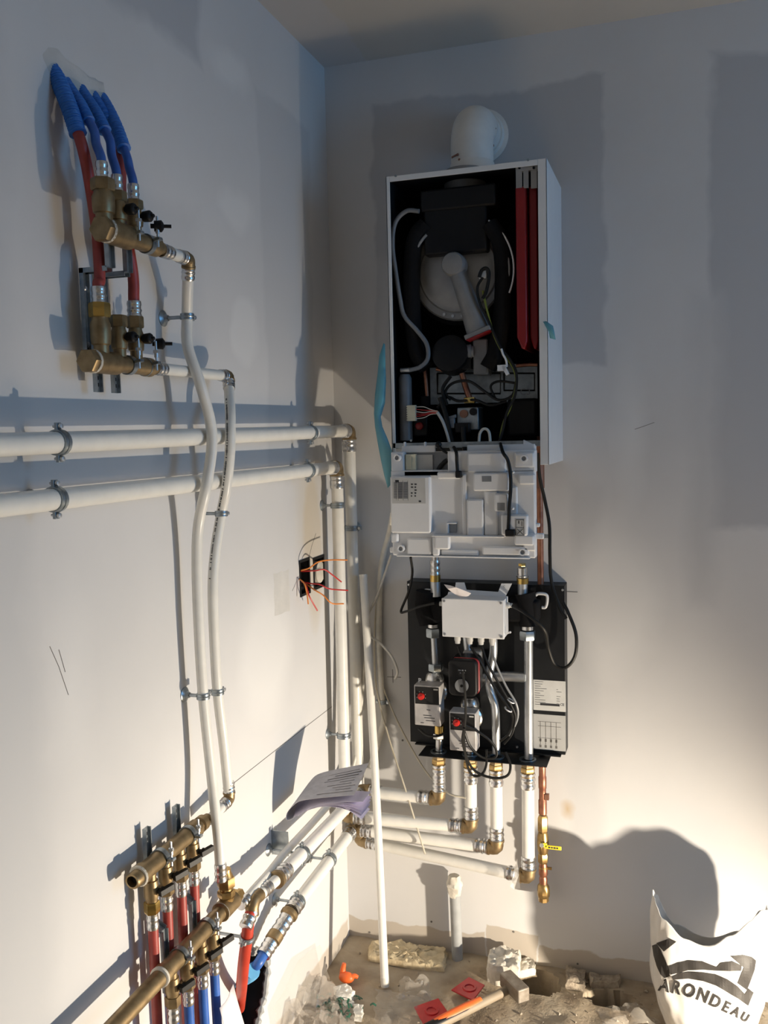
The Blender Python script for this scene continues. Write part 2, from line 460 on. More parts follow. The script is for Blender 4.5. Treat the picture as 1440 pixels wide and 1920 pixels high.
# pencil marks on the walls
def pencil(parent, pts, w=0.0009):
    mb = MB(); pts = [V(q) for q in pts]
    nrm = EX if parent is wall_left else -EY
    d = (pts[-1] - pts[0]).normalized(); mb.ribbon([q + nrm * 0.0004 for q in pts], d.cross(nrm), w, 0.0004)
    build('pencil_line', mb, 'pencil', parent)
pencil(wall_left, [L(436, 1470), L(530, 1396), L(622, 1325)], 0.0014)
pencil(wall_left, [L(93, 1212), L(110, 1250), L(128, 1303)])
pencil(wall_left, [L(110, 1218), L(122, 1260)])
pencil(wall_left, [L(578, 1050), L(584, 1025), L(592, 1000)])
pencil(wall_left, [L(560, 1080), L(548, 1108)])
pencil(wall_back, [B(726, 1269), B(752, 1270)], 0.0016)
pencil(wall_back, [B(736, 1255), B(737, 1280)], 0.0016)
pencil(wall_back, [B(1058, 1109), B(1083, 1110)], 0.0016)
pencil(wall_back, [B(1190, 805), B(1205, 800), B(1227, 792)], 0.0012)
for (px, py) in ((693, 1748), (809, 1728), (963, 1747), (1083, 1807), (755, 1388)):
    mb = MB(); c = B(px, py); mb.lathe(c, -EY, [(-0.001, 0.003), (0.001, 0.003)], 8); build('screw_head', mb, 'pencil', wall_back)

# floor: rough screed with two broken-out pits near the wall
m, n_, l_, p_ = newmat('screed')
p_.inputs['Roughness'].default_value = 0.95
tc = n_.new('ShaderNodeTexCoord'); a1 = n_.new('ShaderNodeTexNoise'); a1.inputs['Scale'].default_value = 9; a1.inputs['Detail'].default_value = 8
l_.new(tc.outputs['Object'], a1.inputs['Vector'])
rp = n_.new('ShaderNodeValToRGB'); e = rp.color_ramp.elements
e[0].position = 0.3; e[0].color = (0.22, 0.165, 0.11, 1); e[1].position = 0.7; e[1].color = (0.46, 0.39, 0.29, 1)
e2 = rp.color_ramp.elements.new(0.5); e2.color = (0.36, 0.29, 0.205, 1)
l_.new(a1.outputs['Fac'], rp.inputs['Fac']); l_.new(rp.outputs['Color'], p_.inputs['Base Color'])
a2 = n_.new('ShaderNodeTexNoise'); a2.inputs['Scale'].default_value = 110; a2.inputs['Detail'].default_value = 8
l_.new(tc.outputs['Object'], a2.inputs['Vector'])
bp = n_.new('ShaderNodeBump'); bp.inputs['Strength'].default_value = 0.5; bp.inputs['Distance'].default_value = 0.003
l_.new(a2.outputs['Fac'], bp.inputs['Height']); l_.new(bp.outputs['Normal'], p_.inputs['Normal'])
PITS = [(G(1010, 1842), 0.050, 0.048), (G(1146, 1870), 0.060, 0.030)]
def floor_z(x, y):
    z = -0.004 + 0.006 * noise.noise(V((x * 9, y * 9, 0))) + 0.002 * noise.noise(V((x * 31, y * 31, 2)))
    if x > 0.4 and y > -0.45: z += 0.010 * max(0, noise.noise(V((x * 14, y * 14, 5))))
    for c, ra, rb in PITS:
        q = math.sqrt(((x - c.x) / ra) ** 2 + ((y - c.y) / rb) ** 2) + 0.25 * noise.noise(V((x * 40, y * 40, 7)))
        if q < 1.12: z -= 0.34 * min(1, max(0, (1.12 - q) / 0.16))
    return z
mb = MB(); xs = [i * 0.0085 for i in range(0, 170)] + [1.6, 2.2, XR]; ys = [-j * 0.0085 for j in range(0, 70)] + [-0.8, -1.2, -2.0, -3.0, YF]
vs = [(x, y, floor_z(x, y)) for y in ys for x in xs]; nx = len(xs)
fs = [(j * nx + i, (j + 1) * nx + i, (j + 1) * nx + i + 1, j * nx + i + 1) for j in range(len(ys) - 1) for i in range(nx - 1)]
mb.add(vs, fs); o = build('floor', mb, 'screed', angle=60); o['kind'] = 'structure'

# ================================================================== PIPES
def sleeve_mb(o, d, r, ln=0.032):
    """ribbed press sleeve starting at o going along d"""
    mb = MB(); k = ln / 8
    mb.lathe(o, d, [(0, r * 1.02), (0, r * 1.16), (k, r * 1.20), (1.6 * k, r * 1.10), (2.6 * k, r * 1.10), (3 * k, r * 1.20), (3.8 * k, r * 1.20), (4.3 * k, r * 1.10), (5.6 * k, r * 1.10), (6 * k, r * 1.18), (7 * k, r * 1.18), (8 * k, r * 1.12), (8 * k, r * 1.0)], 18)
    return mb
def press_elbow(parent, c, d1, d2, r, brass='brass_old'):
    c = V(c); d1 = V(d1).normalized(); d2 = V(d2).normalized()
    e = r * 1.25; mb = MB(); pts = []
    pts = [c + d1 * e, c + d1 * e * .45, c + d1 * e * .2 + d2 * e * .04, c + d1 * e * .04 + d2 * e * .2, c + d2 * e * .45, c + d2 * e]
    mb.tube(pts, r * 1.12, 16)
    for d in (d1, d2): mb.lathe(c + d * (e * 0.9), d, [(0, r * 1.12), (0, r * 1.24), (r * 0.35, r * 1.24), (r * 0.35, r * 1.0)], 18)
    el = build('elbow', mb, brass, parent)
    for d in (d1, d2): build('press_sleeve', sleeve_mb(c + d * (e * 0.9 + r * 0.3), d, r, r * 2.1), 'chrome', el)
    return el
def pipe_run(name, label, pts, r, m='pipe_white', ends=(0, 0), cat='pipe', brass='brass_old', nut=(0, 0)):
    """corners joined by press elbows; ends: 1 = press sleeve at that end, nut: 1 = brass nut there too"""
    pts = [V(q) for q in pts]
    lo = min(pts, key=lambda q: q.z)
    t = thing(name, label, cat, tuple(lo))
    for i in range(len(pts) - 1):
        d = (pts[i + 1] - pts[i]).normalized()
        a = pts[i] + d * (r * 1.4 if i > 0 else 0); b = pts[i + 1] - d * (r * 1.4 if i < len(pts) - 2 else 0)
        mb = MB(); mb.tube([a + (b - a) * k / 6 for k in range(7)], r, 18); build('pipe_section', mb, m, t)
    for i in range(1, len(pts) - 1): press_elbow(t, pts[i], pts[i - 1] - pts[i], pts[i + 1] - pts[i], r, brass)
    for k, (q, w) in enumerate(((pts[0], pts[1]), (pts[-1], pts[-2]))):
        d = (w - q).normalized()
        if ends[k]: build('press_sleeve', sleeve_mb(q, d, r, r * 2.6), 'chrome', t)
        if nut[k]:
            mb = MB(); mb.hexn(q - d * r * 1.0, d, r * .9, r * 1.16); mb.lathe(q - d * r * 0.1, d, [(0, r * 1.0), (r * 0.5, r * 1.12), (r * 0.7, r * 1.12), (r * .9, r)], 18)
            build('union_nut', mb, 'brass', t)
    return t
RB = 0.0165
# two long runs along the left wall, turning down in the corner
heat_a = pipe_run('heating_pipe', 'white pipe, upper of the two long horizontal wall pipes, turning down in the corner',
    [(0.056, -2.4, 1.484), (0.056, -0.034, 1.502), (0.056, -0.036, 0.315), (0.556, -0.100, 0.302), (0.557, -0.100, 0.590)], RB, ends=(0, 1), nut=(0, 1))
heat_b = pipe_run('heating_pipe', 'white pipe, lower of the two long horizontal wall pipes, riser on left wall',
    [(0.046, -2.4, 1.412), (0.046, -0.112, 1.404), (0.049, -0.128, 0.425), (0.401, -0.100, 0.423), (0.402, -0.100, 0.590)], RB, ends=(0, 1), nut=(0, 1))
# p3 with the front pipe low on the left wall
c1e = L(545, 1702, 0.06)
heat_c = pipe_run('heating_pipe', 'white pipe low on left wall, rounding the corner to the third connection under black plate',
    [(0.060, c1e.y, 0.366), (0.060, -0.100, 0.378), (0.471, -0.100, 0.372), (0.472, -0.100, 0.590)], RB, ends=(1, 1), nut=(0, 1))
c2e = L(520, 1642, 0.085)
heat_d = pipe_run('heating_pipe', 'white pipe passing under the folded papers to the leftmost connection under black plate',
    [(0.088, c2e.y, 0.512), (0.088, -0.098, 0.492), (0.313, -0.100, 0.492), (0.314, -0.100, 0.590)], RB, ends=(1, 1), nut=(0, 1))
# reducers at the end of the front low pipe, then the blue pipe leaving through the hole
def lathe_part(parent, name, o, d, prof, m, n=18, label=None):
    mb = MB(); mb.lathe(o, d, prof, n); return build(name, mb, m, parent, label=label)
dn = (L(508, 1768, 0.045) - V((0.060, c1e.y, 0.366))).normalized()
q = V((0.060, c1e.y, 0.366))
lathe_part(heat_c, 'reducer', q, dn, [(0, .019), (.004, .0215), (.012, .0215), (.016, .018), (.020, .018)], 'brass_old')
build('press_sleeve', sleeve_mb(q + dn * .018, dn, .0155, .045), 'chrome', heat_c)
lathe_part(heat_c, 'coupling', q + dn * .062, dn, [(0, .0165), (.003, .019), (.022, .019), (.025, .016), (.03, .0155)], 'brass_old')
build('press_sleeve', sleeve_mb(q + dn * .088, dn, .0150, .035), 'chrome', heat_c)
q2 = q + dn * .12
q3 = V((-0.06, L(470, 1850).y, 0.235))
mb = MB(); mb.tube(cr([q2, q2 + dn * .03, (q2 + q3) / 2 + V((0.012, 0, 0)), q3], 6), .0115, 14)
solo('blue_pipe', 'short dark blue pipe joining the low front wall pipe at the ragged hole', 'pipe', mb, 'blue_pex')
mb = MB(); a, b = q2 + dn * .045, q3
pth = cr([a, (a + b) / 2 + V((0.012, 0, 0)), b], 20)
mb.tube(pth, lambda t: .0165 + .0016 * math.sin(t * 2 * PI * 26), 14)
solo('corrugated_conduit', 'light blue corrugated conduit sleeve entering the ragged wall hole', 'conduit', mb, 'blue_light')
# end of p1 run: coupling, brass elbow, red pipe dropping into the hole
q = V((0.088, c2e.y, 0.512)); ce = L(472, 1690, 0.085); d = (ce - q).normalized()
lathe_part(heat_d, 'reducer', q, d, [(0, .018), (.003, .020), (.013, .020), (.016, .015)], 'brass_old')
build('press_sleeve', sleeve_mb(q + d * .05, d, .0125, .032), 'chrome', heat_d)
lathe_part(heat_d, 'pipe_section', q, d, [(0, .0125), ((ce - q).length - .012, .0125)], 'pipe_white')
ea = MB(); ea.tube([ce - d * .035, ce - d * .02, ce - d * .008 - EZ * .003, ce - EZ * .014, ce - EZ * .03], .0145, 14); build('outlet_elbow', ea, 'brass_old', heat_d)
rt = [ce - EZ * .022, L(467, 1722, .084), L(463, 1758, .078), L(457, 1805, .062), L(453, 1850, .030), L(449, 1890, -.04)]
t = thing('red_pipe', 'bright red pipe dropping from the brass elbow into the ragged wall hole', 'pipe', tuple(rt[-1]))
mb = MB(); mb.tube(cr(rt, 8), .0125, 16); build('pipe_section', mb, 'red_bright', t)
build('press_sleeve', sleeve_mb(rt[0], (rt[1] - rt[0]), .0125, .035), 'chrome', t)

# ---------------------------------------------------------------- wall clamps
def clamp(label, c, axis, r, wall_n, dist, side=None, flange=True, group='pipe clamps', two=True):
    """split ring with ears, threaded rod and round wall flange; wall_n points from wall to pipe"""
    c = V(c); axis = V(axis).normalized(); wn = V(wall_n).normalized()
    t = thing('pipe_clamp', label, 'clamp', tuple(c - wn * dist), group)
    mb = MB(); mb.band(c, axis, r * 1.04, 0.014 if r > .013 else .011, 0.0022, 26); mb.torus(c, axis, r * 1.10 + .001, .0016, 26, 6)
    build('ring', mb, 'zinc', t)
    sd = V(side).normalized() if side is not None else axis.cross(wn).normalized()
    for s in ((1, -1) if two else (1,)):
        mb = MB(); e = c + sd * (s * (r + .0075))
        mb.box(e, (.0055, .0052, .0026), (sd, axis, wn)); build('ear', mb, 'zinc', t, bevel=.0008)
        mb = MB(); mb.lathe(e - wn * .008, wn, [(0, .0022), (.012, .0022), (.012, .0042), (.0155, .0038), (.016, .002)], 10); build('screw', mb, 'steel', t)
    mb = MB(); mb.cyl(c - wn * (r * 1.05), c - wn * (dist - .001), .0036, 10); build('rod', mb, 'zinc', t)
    if flange:
        mb = MB(); mb.lathe(c - wn * dist, wn, [(0, .0150), (.0015, .0155), (.003, .0135), (.006, .0075), (.012, .0055)], 18); build('wall_flange', mb, 'zinc', t)
    return t
def on(p0, p1, f): return V(p0) + (V(p1) - V(p0)) * f
def at_y(z0, z1, y0, y1, y): return z0 + (z1 - z0) * (y - y0) / (y1 - y0)
ya = L(110, 832, .056).y; clamp('steel clamp on upper long wall pipe, nearest the left picture edge', (.056, ya, at_y(1.484, 1.502, -2.4, -.034, ya)), EY, RB, EX, .056)
yb = L(104, 942, .046).y; clamp('steel clamp on lower long wall pipe, nearest the left picture edge', (.046, yb, at_y(1.412, 1.404, -2.4, -.112, yb)), EY, RB, EX, .046)
ya = L(582, 812, .056).y; clamp('steel clamp on upper long wall pipe, close to the room corner', (.056, ya, 1.4985), EY, RB, EX, .056)
yb = L(577, 880, .046).y; clamp('steel clamp on lower long wall pipe, close to the room corner', (.046, yb, 1.4046), EY, RB, EX, .046)
zc = L(632, 948, .047).z; clamp('steel clamp high on the corner riser, flange on the left wall', (.0465, -.116, zc), EZ, RB, EX, .0465, two=False)
zc = L(645, 1378, .049).z; clamp('steel clamp low on the corner riser, just above the folded papers', (.0485, -.125, zc), EZ, RB, EX, .0485, two=False)
zc = B(660, 990, .035).z; clamp('steel clamp holding the rear corner riser to the back wall', (.056, -.035, zc), EZ, RB, -EY, .035, side=EX)
yb = L(617, 1604, .06).y; clamp('steel clamp on low front wall pipe, nearer the corner elbow', (.06, yb, .3755), EY, RB, EX, .06)
yb = L(557, 1681, .06).y; clamp('steel clamp on low front wall pipe, beside the reducers', (.06, yb, .3685), EY, RB, EX, .06)
yb = L(566, 1585, .088).y; clamp('steel clamp on wall pipe just below the folded papers', (.088, yb, .505), EY, RB, EX, .088)
mb = MB(); yb += .02; mb.box((.022, yb, .515), (.022, .0015, .03)); mb.box((.001, yb + .012, .515), (.001, .014, .03))
solo('wall_bracket', 'flat grey steel bracket on the left wall under the folded papers', 'bracket', mb, 'zinc')
clamp('steel clamp round the bright red pipe', rt[2], rt[3] - rt[1], .0127, EX, rt[2].x, two=False)
# clip of the cable bundle on the back wall made later

# ---------------------------------------------------------------- slender vertical pipes on the left wall
RV = 0.0105
yv1 = -.872
v1 = [V((.085, L(340, 480, .085).y, 1.806))]
def soft_pipe(name, label, path, r, extras):
    lo = min(path, key=lambda q: q.z); t = thing(name, label, 'pipe', tuple(lo))
    mb = MB(); mb.tube(cr(path, 10), r, 16); build('pipe_section', mb, 'pipe_white', t, label='white plastic pipe')
    return t
U_S, LW_S, A_S, B_S = .085, .050, .040, .070
pU0 = L(302, 467, U_S); eU = L(354, 488, U_S); eU.z = pU0.z = (pU0.z + eU.z) / 2
t1 = soft_pipe('slender_pipe', 'thicker-bending white pipe from upper wall manifold down to the foreground brass tee',
    [eU, L(352, 540, .070), V((.052, L(351, 594, .052).y, L(351, 594, .052).z)), L(352, 650, .056), L(376, 722, .078), L(394, 790, .0845), L(397, 840, .0845), L(386, 915, .078), L(372, 985, .052), L(369, 1060, .042), L(373, 1180, .041), L(381, 1305, .042), L(396, 1450, .050), L(409, 1570, .066), L(414, 1640, .070)], RV, 0)
press_elbow(t1, eU, -EY, L(352, 540, .070) - eU, RV)
mb = MB(); mb.tube([pU0, eU - EY * .012], RV, 16); build('pipe_section', mb, 'pipe_white', t1)
build('press_sleeve', sleeve_mb(pU0, EY, RV, .03), 'chrome', t1)
endv1 = L(414, 1640, .070); build('press_sleeve', sleeve_mb(endv1 - EZ * .012, EZ, RV, .035), 'chrome', t1)
pL0 = L(290, 690, LW_S); eL = L(428, 695, LW_S); eL.z = pL0.z
v2e = L(430, 1498, A_S)
t2 = soft_pipe('slender_pipe', 'printed white pipe from lower wall manifold down to the elbow by the brass manifold',
    [eL, L(430, 740, .066), L(432, 790, .0845), L(431, 850, .0845), L(424, 915, .070), L(415, 963, .050), L(404, 1030, .042), L(399, 1100, .040), L(402, 1200, .038), L(408, 1297, .038), L(420, 1400, .039), v2e], RV, 0)
press_elbow(t2, eL, -EY, L(430, 740, .066) - eL, RV)
mb = MB(); mb.tube([pL0, eL - EY * .012], RV, 16); build('pipe_section', mb, 'pipe_white', t2)
build('press_sleeve', sleeve_mb(pL0, EY, RV, .03), 'chrome', t2)
aend = L(392, 1538, A_S)
press_elbow(t2, v2e, EZ, V((aend - v2e)), RV)
mb = MB(); mb.tube([v2e + (aend - v2e).normalized() * .012, aend], RV, 16); build('pipe_section', mb, 'pipe_white', t2)
# printed lettering along the second pipe
mb = MB(); pth = cr([L(430, 740, .066), L(432, 790, .0845), L(431, 850, .0845), L(424, 915, .070), L(415, 963, .050), L(404, 1030, .042), L(399, 1100, .040), L(402, 1200, .038)], 26)
random.seed(3)
for i in range(6, len(pth) - 30):
    if random.random() < 0.28: continue
    T = (pth[i + 1] - pth[i]).normalized(); view = (EYE - pth[i]).normalized()
    sd = (view - T * view.dot(T)).normalized(); lf = T.cross(sd)
    if lf.dot(RIGHT) > 0: lf = -lf
    c = pth[i] + (sd * .80 + lf * .60).normalized() * (RV + .0002)
    nn = (sd * .80 + lf * .60).normalized(); wd = T.cross(nn)
    mb.box(c, (.0009, random.uniform(.0010, .0020), .0002), (T, wd, nn))
build('printed_lettering', mb, 'ink', t2, smooth=False)
q = L(351, 594, .052); clamp('small clamp high on the bending white pipe, wall flange beside the upper manifolds', q, EZ, RV, EX, q.x, two=False)
q = L(381, 1305, .042); clamp('small clamp low on the bending white pipe, with round wall flange', q, EZ, RV, EX, q.x, two=False)
q = L(415, 963, .050); clamp('small clamp on the printed white pipe, just below the long wall pipes', q, V((0, .06, 1)), RV, EX, q.x, two=False)
q = L(408, 1297, .038); clamp('small clamp low on the printed white pipe, right of the bending pipe', q, EZ, RV, EX, q.x, two=False)
# thin pipe feeding the foreground manifold
th0 = L(455, 1693, .072); t3 = soft_pipe('slender_pipe', 'thin white pipe running from the foreground manifold up under the folded papers',
    [th0, L(480, 1664, .075), L(505, 1636, .066), L(530, 1604, .055), L(555, 1576, .050), L(580, 1549, .045), V((.043, -.30, .503)), V((.042, -.17, .503))], .0095, 0)
build('press_sleeve', sleeve_mb(th0 - (L(480, 1664, .075) - th0).normalized() * .01, L(480, 1664, .075) - th0, .0095, .03), 'chrome', t3)

# ---------------------------------------------------------------- manifolds
def valve(parent, o, d, ln, r, handle=True, hdir=EX, m='brass_old', nutm='brass_old', lever=False):
    """outlet from the manifold body at o along d"""
    o = V(o); d = V(d).normalized()
    mb = MB(); mb.lathe(o, d, [(0, r * .9), (ln * .18, r * .9), (ln * .2, r * 1.12), (ln * .34, r * 1.2), (ln * .58, r * 1.2), (ln * .66, r), (ln * .74, r * .95), (ln * .8, r * .95)], 18)
    vb = build('valve', mb, m, parent)
    mb = MB(); mb.hexn(o + d * ln * .72, d, ln * .28, r * 1.28); build('nut', mb, nutm, vb)
    if handle:
        hd = V(hdir).normalized(); c = o + d * ln * .46 + hd * r * 1.1
        mb = MB(); mb.lathe(c, hd, [(0, .005), (.004, .005), (.004, .0085), (.016, .0095), (.019, .007), (.019, .0035), (.024, .003)], 12)
        if lever:
            mb = MB(); mb.lathe(c, hd, [(0, .005), (.006, .005), (.006, .0075), (.010, .0075)], 12); la = (EY * .9 + hd * .42 - d * .10).normalized(); lb_ = la.cross(d).normalized(); mb.box(c + hd * .012 + la * .004, (.0150, .0056, .0045), (la, lb_.cross(la), lb_))
        build('handle', mb, 'black_plastic', vb, bevel=.0008)
    return o + d * ln
def band_clamp(parent, c, axis, r, sd, bolt=.03):
    c = V(c); mb = MB(); mb.band(c, axis, r * 1.02, .011, .002, 22); mb.box(c + V(sd) * (r + .006), (.008, .0055, .0022), (V(sd), V(axis), V(sd).cross(V(axis)))); build('fixing_band', mb, 'zinc', parent)
    mb = MB(); b = c + V(sd) * (r + .008); mb.lathe(b - EZ * .012, EZ, [(0, .002), (bolt, .002)], 8); mb.lathe(b + EZ * (bolt * .35), EZ, [(0, .005), (.005, .005)], 6); mb.lathe(b + EZ * (bolt * .2), EZ, [(0, .0035), (.01, .0035)], 8); build('bolt', mb, 'steel', parent)
def strip_bracket(parent, y, segs, holes=()):
    """pressed steel channel: segs = [(x,z),(x,z)...] polyline in the wall-normal plane"""
    mb = MB()
    for (x0, z0), (x1, z1) in zip(segs[:-1], segs[1:]):
        a = V((x0, y, z0)); b = V((x1, y, z1)); d = (b - a); ln = d.length; d.normalize()
        nn = EY.cross(d)
        mb.box((a + b) / 2, (ln / 2 + .001, .0075, .0012), (d, EY, nn))
        for s in (-1, 1): mb.box((a + b) / 2 + EY * (.0075 * s) + nn * .003 * (1 if nn.x > 0 else -1), (ln / 2 + .001, .001, .004), (d, EY, nn))
    br = build('bracket', mb, 'zinc', parent)
    mb = MB()
    for x, z in holes: mb.lathe((x - .002, y, z), EX, [(0, .0042), (.0055, .0042), (.0065, .003)], 10)
    if holes: build('screw', mb, 'steel', br)
    mb = MB()
    for x, z in ((segs[0][0], segs[0][1]), (segs[-1][0], segs[-1][1])):
        s = -1 if z == max(segs[0][1], segs[-1][1]) else 1
        for k in (1, 2): mb.box((x + .0014, y, z + s * .011 * k), (.0003, .004, .003))
    build('slot', mb, 'black_plastic', br)
    return br
# upper pair on the left wall
def yU(px, py): return L(px, py, U_S).y
zU = L(250, 449, U_S).z; cap = L(190, 428, U_S); endU = pU0
mU = thing('manifold', 'brass manifold below the blue conduits, upper of the pair high on the left wall', 'manifold', (U_S, cap.y, zU))
RM = .0165
mb = MB(); mb.lathe((U_S, cap.y + .012, zU), EY, [(0, RM * 1.18), (.060, RM * 1.18), (.066, RM * .86), (endU.y - cap.y - .05, RM * .86), (endU.y - cap.y - .04, RM * 1.0), (endU.y - cap.y - .028, RM * 1.0), (endU.y - cap.y - .026, RM * .66), (endU.y - cap.y - .008, RM * .66)], 22); build('body', mb, 'brass_old', mU)
mb = MB(); mb.hexn((U_S, cap.y - .004, zU), EY, .014, RM * 1.25); build('end_cap', mb, 'brass_old', mU)
mb = MB(); mb.lathe((U_S, cap.y + .010, zU), EY, [(0, RM * 1.15), (.004, RM * 1.2), (.005, RM * 1.1)], 18); build('sealing_ring', mb, 'plaster', mU)
u_out = []
for px, ln, hd in ((197, .065, False), (224, .055, True), (254, .052, True)):
    o = V((U_S, L(px, 440, U_S).y, zU + .012)); u_out.append(valve(mU, o, EZ, ln, .0115 if hd else .0145, hd))
# third black knob on the side of the last valve
mb = MB(); o = V((U_S + .01, L(272, 420, U_S).y, zU + .028)); mb.lathe(o, V((.9, .5, 0)), [(0, .004), (.006, .004), (.006, .009), (.018, .010), (.021, .006), (.022, .003), (.034, .003)], 12); build('side_valve_knob', mb, 'black_plastic', mU)
for px in (240, 275):
    band_clamp(mU, (U_S, L(px, 452, U_S).y, zU), EY, RM * .86, (V((1, 0, .25))).normalized(), .05)
zJ = L(215, 508, .05).z
for px, px2 in ((203, 172), (236, 208)):
    strip_bracket(mU, L(px, 480, .062).y, [(.062, zU + .03), (.062, zJ), (.012, zJ), (.012, zJ - .15)], [(.013, zJ - .03), (.013, zJ - .12)])
zL = pL0.z; capL = L(165, 682, LW_S)
mL = thing('manifold', 'brass manifold with red pipes from above, lower of the pair high on the left wall', 'manifold', (LW_S, capL.y, zL))
mb = MB(); ln = pL0.y - capL.y
mb.lathe((LW_S, capL.y + .012, zL), EY, [(0, RM * 1.12), (.062, RM * 1.12), (.067, RM * .86), (ln - .052, RM * .86), (ln - .042, RM), (ln - .028, RM), (ln - .026, RM * .66), (ln - .008, RM * .66)], 22); build('body', mb, 'brass_old', mL)
mb = MB(); mb.hexn((LW_S, capL.y - .004, zL), EY, .014, RM * 1.2); build('end_cap', mb, 'brass_old', mL)
mb = MB(); mb.lathe((LW_S, capL.y + .010, zL), EY, [(0, RM * 1.1), (.004, RM * 1.16), (.005, RM * 1.06)], 18); build('sealing_ring', mb, 'plaster', mL)
l_out = []
for px, ln2, hd, nm in ((192, .082, False, 'brass_bright'), (226, .068, True, 'brass_old'), (257, .072, True, 'brass_old')):
    o = V((LW_S, L(px, 688, LW_S).y, zL + .012)); l_out.append(valve(mL, o, EZ, ln2, .0115 if hd else .0135, hd, nutm=nm))
mb = MB(); o = V((LW_S + .01, L(276, 642, LW_S).y, zL + .040)); mb.lathe(o, V((.9, .5, 0)), [(0, .004), (.006, .004), (.006, .009), (.018, .010), (.021, .006), (.022, .003), (.034, .003)], 12); build('side_valve_knob', mb, 'black_plastic', mL)
for px in (241, 274): band_clamp(mL, (LW_S, L(px, 695, LW_S).y, zL), EY, RM * .86, V((1, 0, .25)).normalized(), .05)
for px in (182, 215): strip_bracket(mL, L(px, 715, .025).y, [(.024, zL + .03), (.024, zL - .045)])

# corrugated conduits with the pipes leaving them
CONS = [((108, 150), (146, 250), .0128, 'red', .045), ((130, 166), (166, 226), .0092, 'b0', .050), ((158, 180), (196, 244), .0100, 'b1', .056), ((182, 192), (216, 264), .0090, 'red2', .036), ((198, 198), (232, 278), .0108, 'b2', .062)]
names = ['leftmost blue corrugated conduit, a red pipe coming out of it', 'second blue corrugated conduit from the left, ending shortest', 'third blue corrugated conduit from the left, middle of the five', 'fourth blue corrugated conduit from the left, half hidden', 'rightmost blue corrugated conduit, hanging longest']
cend = []
for (p0, p1, r, kind, sx), nm in zip(CONS, names):
    a = L(p0[0], p0[1], 0); b = L(p1[0], p1[1], sx)
    path = cr([a + V((-.02, 0, .03)), L(p0[0], p0[1], .004), L((p0[0] + p1[0]) / 2 + 2, (p0[1] + p1[1]) / 2 - 1, sx * .62), b], 30)
    mb = MB(); mb.tube(path, (lambda rr: (lambda t: rr + .0010 * math.sin(t * 2 * PI * 34)))(r), 14)
    mb.lathe(b - (path[-1] - path[-3]).normalized() * .002, path[-1] - path[-3], [(0, r * 1.05), (.003, r * 1.1), (.004, r * .7)], 14)
    solo('corrugated_conduit', nm, 'conduit', mb, 'blue_conduit', group='blue conduits from the filled wall opening')
    cend.append((path[-6], b, (path[-1] - path[-4]).normalized()))
def fed_pipe(name, label, m, start, dirn, mids, end, r, sl=.032):
    end = V(end); t = thing(name, label, 'pipe', tuple(end))
    mb = MB(); mb.tube(cr([start, start + dirn * .03] + mids + [end + EZ * .03, end], 8), r, 14); build('pipe_section', mb, m, t)
    build('press_sleeve', sleeve_mb(end - EZ * .002, EZ, r * 1.1, sl * .85), 'chrome', t)
    return t
fed_pipe('red_pipe', 'red pipe from the leftmost conduit down behind the upper manifold cap', 'red_pex', cend[0][0], cend[0][2], [L(166, 330, .050), L(181, 430, .045), L(187, 520, .048)], l_out[0], .0090)
fed_pipe('red_pipe', 'red pipe between upper and lower wall manifolds, right of the other', 'red_pex', cend[3][0], cend[3][2], [V((.048, l_out[2].y - .02, zU + .07)), V((.050, l_out[2].y, zU - .04))], l_out[2], .0095)
for i, ci, w in ((0, 1, 'leftmost'), (1, 2, 'middle'), (2, 4, 'rightmost')):
    s, b, dd = cend[ci]; e = u_out[i]
    fed_pipe('blue_pipe', '%s of the three short blue pipes entering the upper wall manifold' % w, 'blue_pex', s, dd, [(b + e) / 2 + V((.002, 0, .008))], e, .0072)

# lower pair in the foreground
zA = L(320, 1595, A_S).z; zA = .736
yA0 = L(247, 1648, A_S).y; yA1 = L(385, 1545, A_S).y
mA = thing('manifold', 'brass manifold with an open left end and four red pipes, on the lower left wall', 'manifold', (A_S, yA0, zA))
RA = .0160
mb = MB(); LA = yA1 - yA0
mb.lathe((A_S, yA0, zA), EY, [(.012, RA * .60), (0, RA * .62), (0, RA * .82), (.003, RA * .9), (.018, RA * .9), (.020, RA * 1.18), (.034, RA * 1.18), (.036, RA), (LA - .06, RA), (LA - .058, RA * 1.12), (LA - .035, RA * 1.12), (LA - .033, RA * .72), (LA - .024, RA * .72), (LA - .022, RA * .98), (LA - .008, RA * .98), (LA - .006, RA * .66), (LA + .01, RA * .66)], 22, caps=False); build('body', mb, 'brass_old', mA)
mb = MB(); mb.lathe((A_S, yA0 + .013, zA), EY, [(0, RA * .61), (.001, RA * .61)], 18); build('open_end', mb, 'pit_dark', mA)
mb = MB(); mb.lathe((A_S, yA0 + .018, zA), EY, [(0, RA * 1.1), (.003, RA * 1.22), (.006, RA * 1.1)], 18); build('sealing_ring', mb, 'plaster', mA)
a_out = []
for px, py, ln, nm in ((281, 1640, .075, 'brass_bright'), (309, 1622, .066, 'brass_old'), (336, 1602, .064, 'brass_old'), (360, 1584, .066, 'brass_old')):
    o = V((A_S, L(px, py - 22, A_S).y, zA - .010)); a_out.append(valve(mA, o, -EZ, ln, .0112, True, V((1, .25, 0)), lever=True, nutm=nm))
for px, py in ((300, 1608), (352, 1566)): band_clamp(mA, (A_S, L(px, py, A_S).y, zA), EY, RA, V((1, 0, .05)).normalized(), .045)
for px, py in ((271, 1600), (326, 1555)):
    yy = L(px, py, .01).y; strip_bracket(mA, yy, [(.014, zA + .055), (.014, zA - .12), (.040, zA - .135), (.040, zA - .25)], [(.014, zA - .075), (.014, zA - .105)])
zB = .553; yB1 = L(428, 1697, B_S).y; yB0 = -1.42
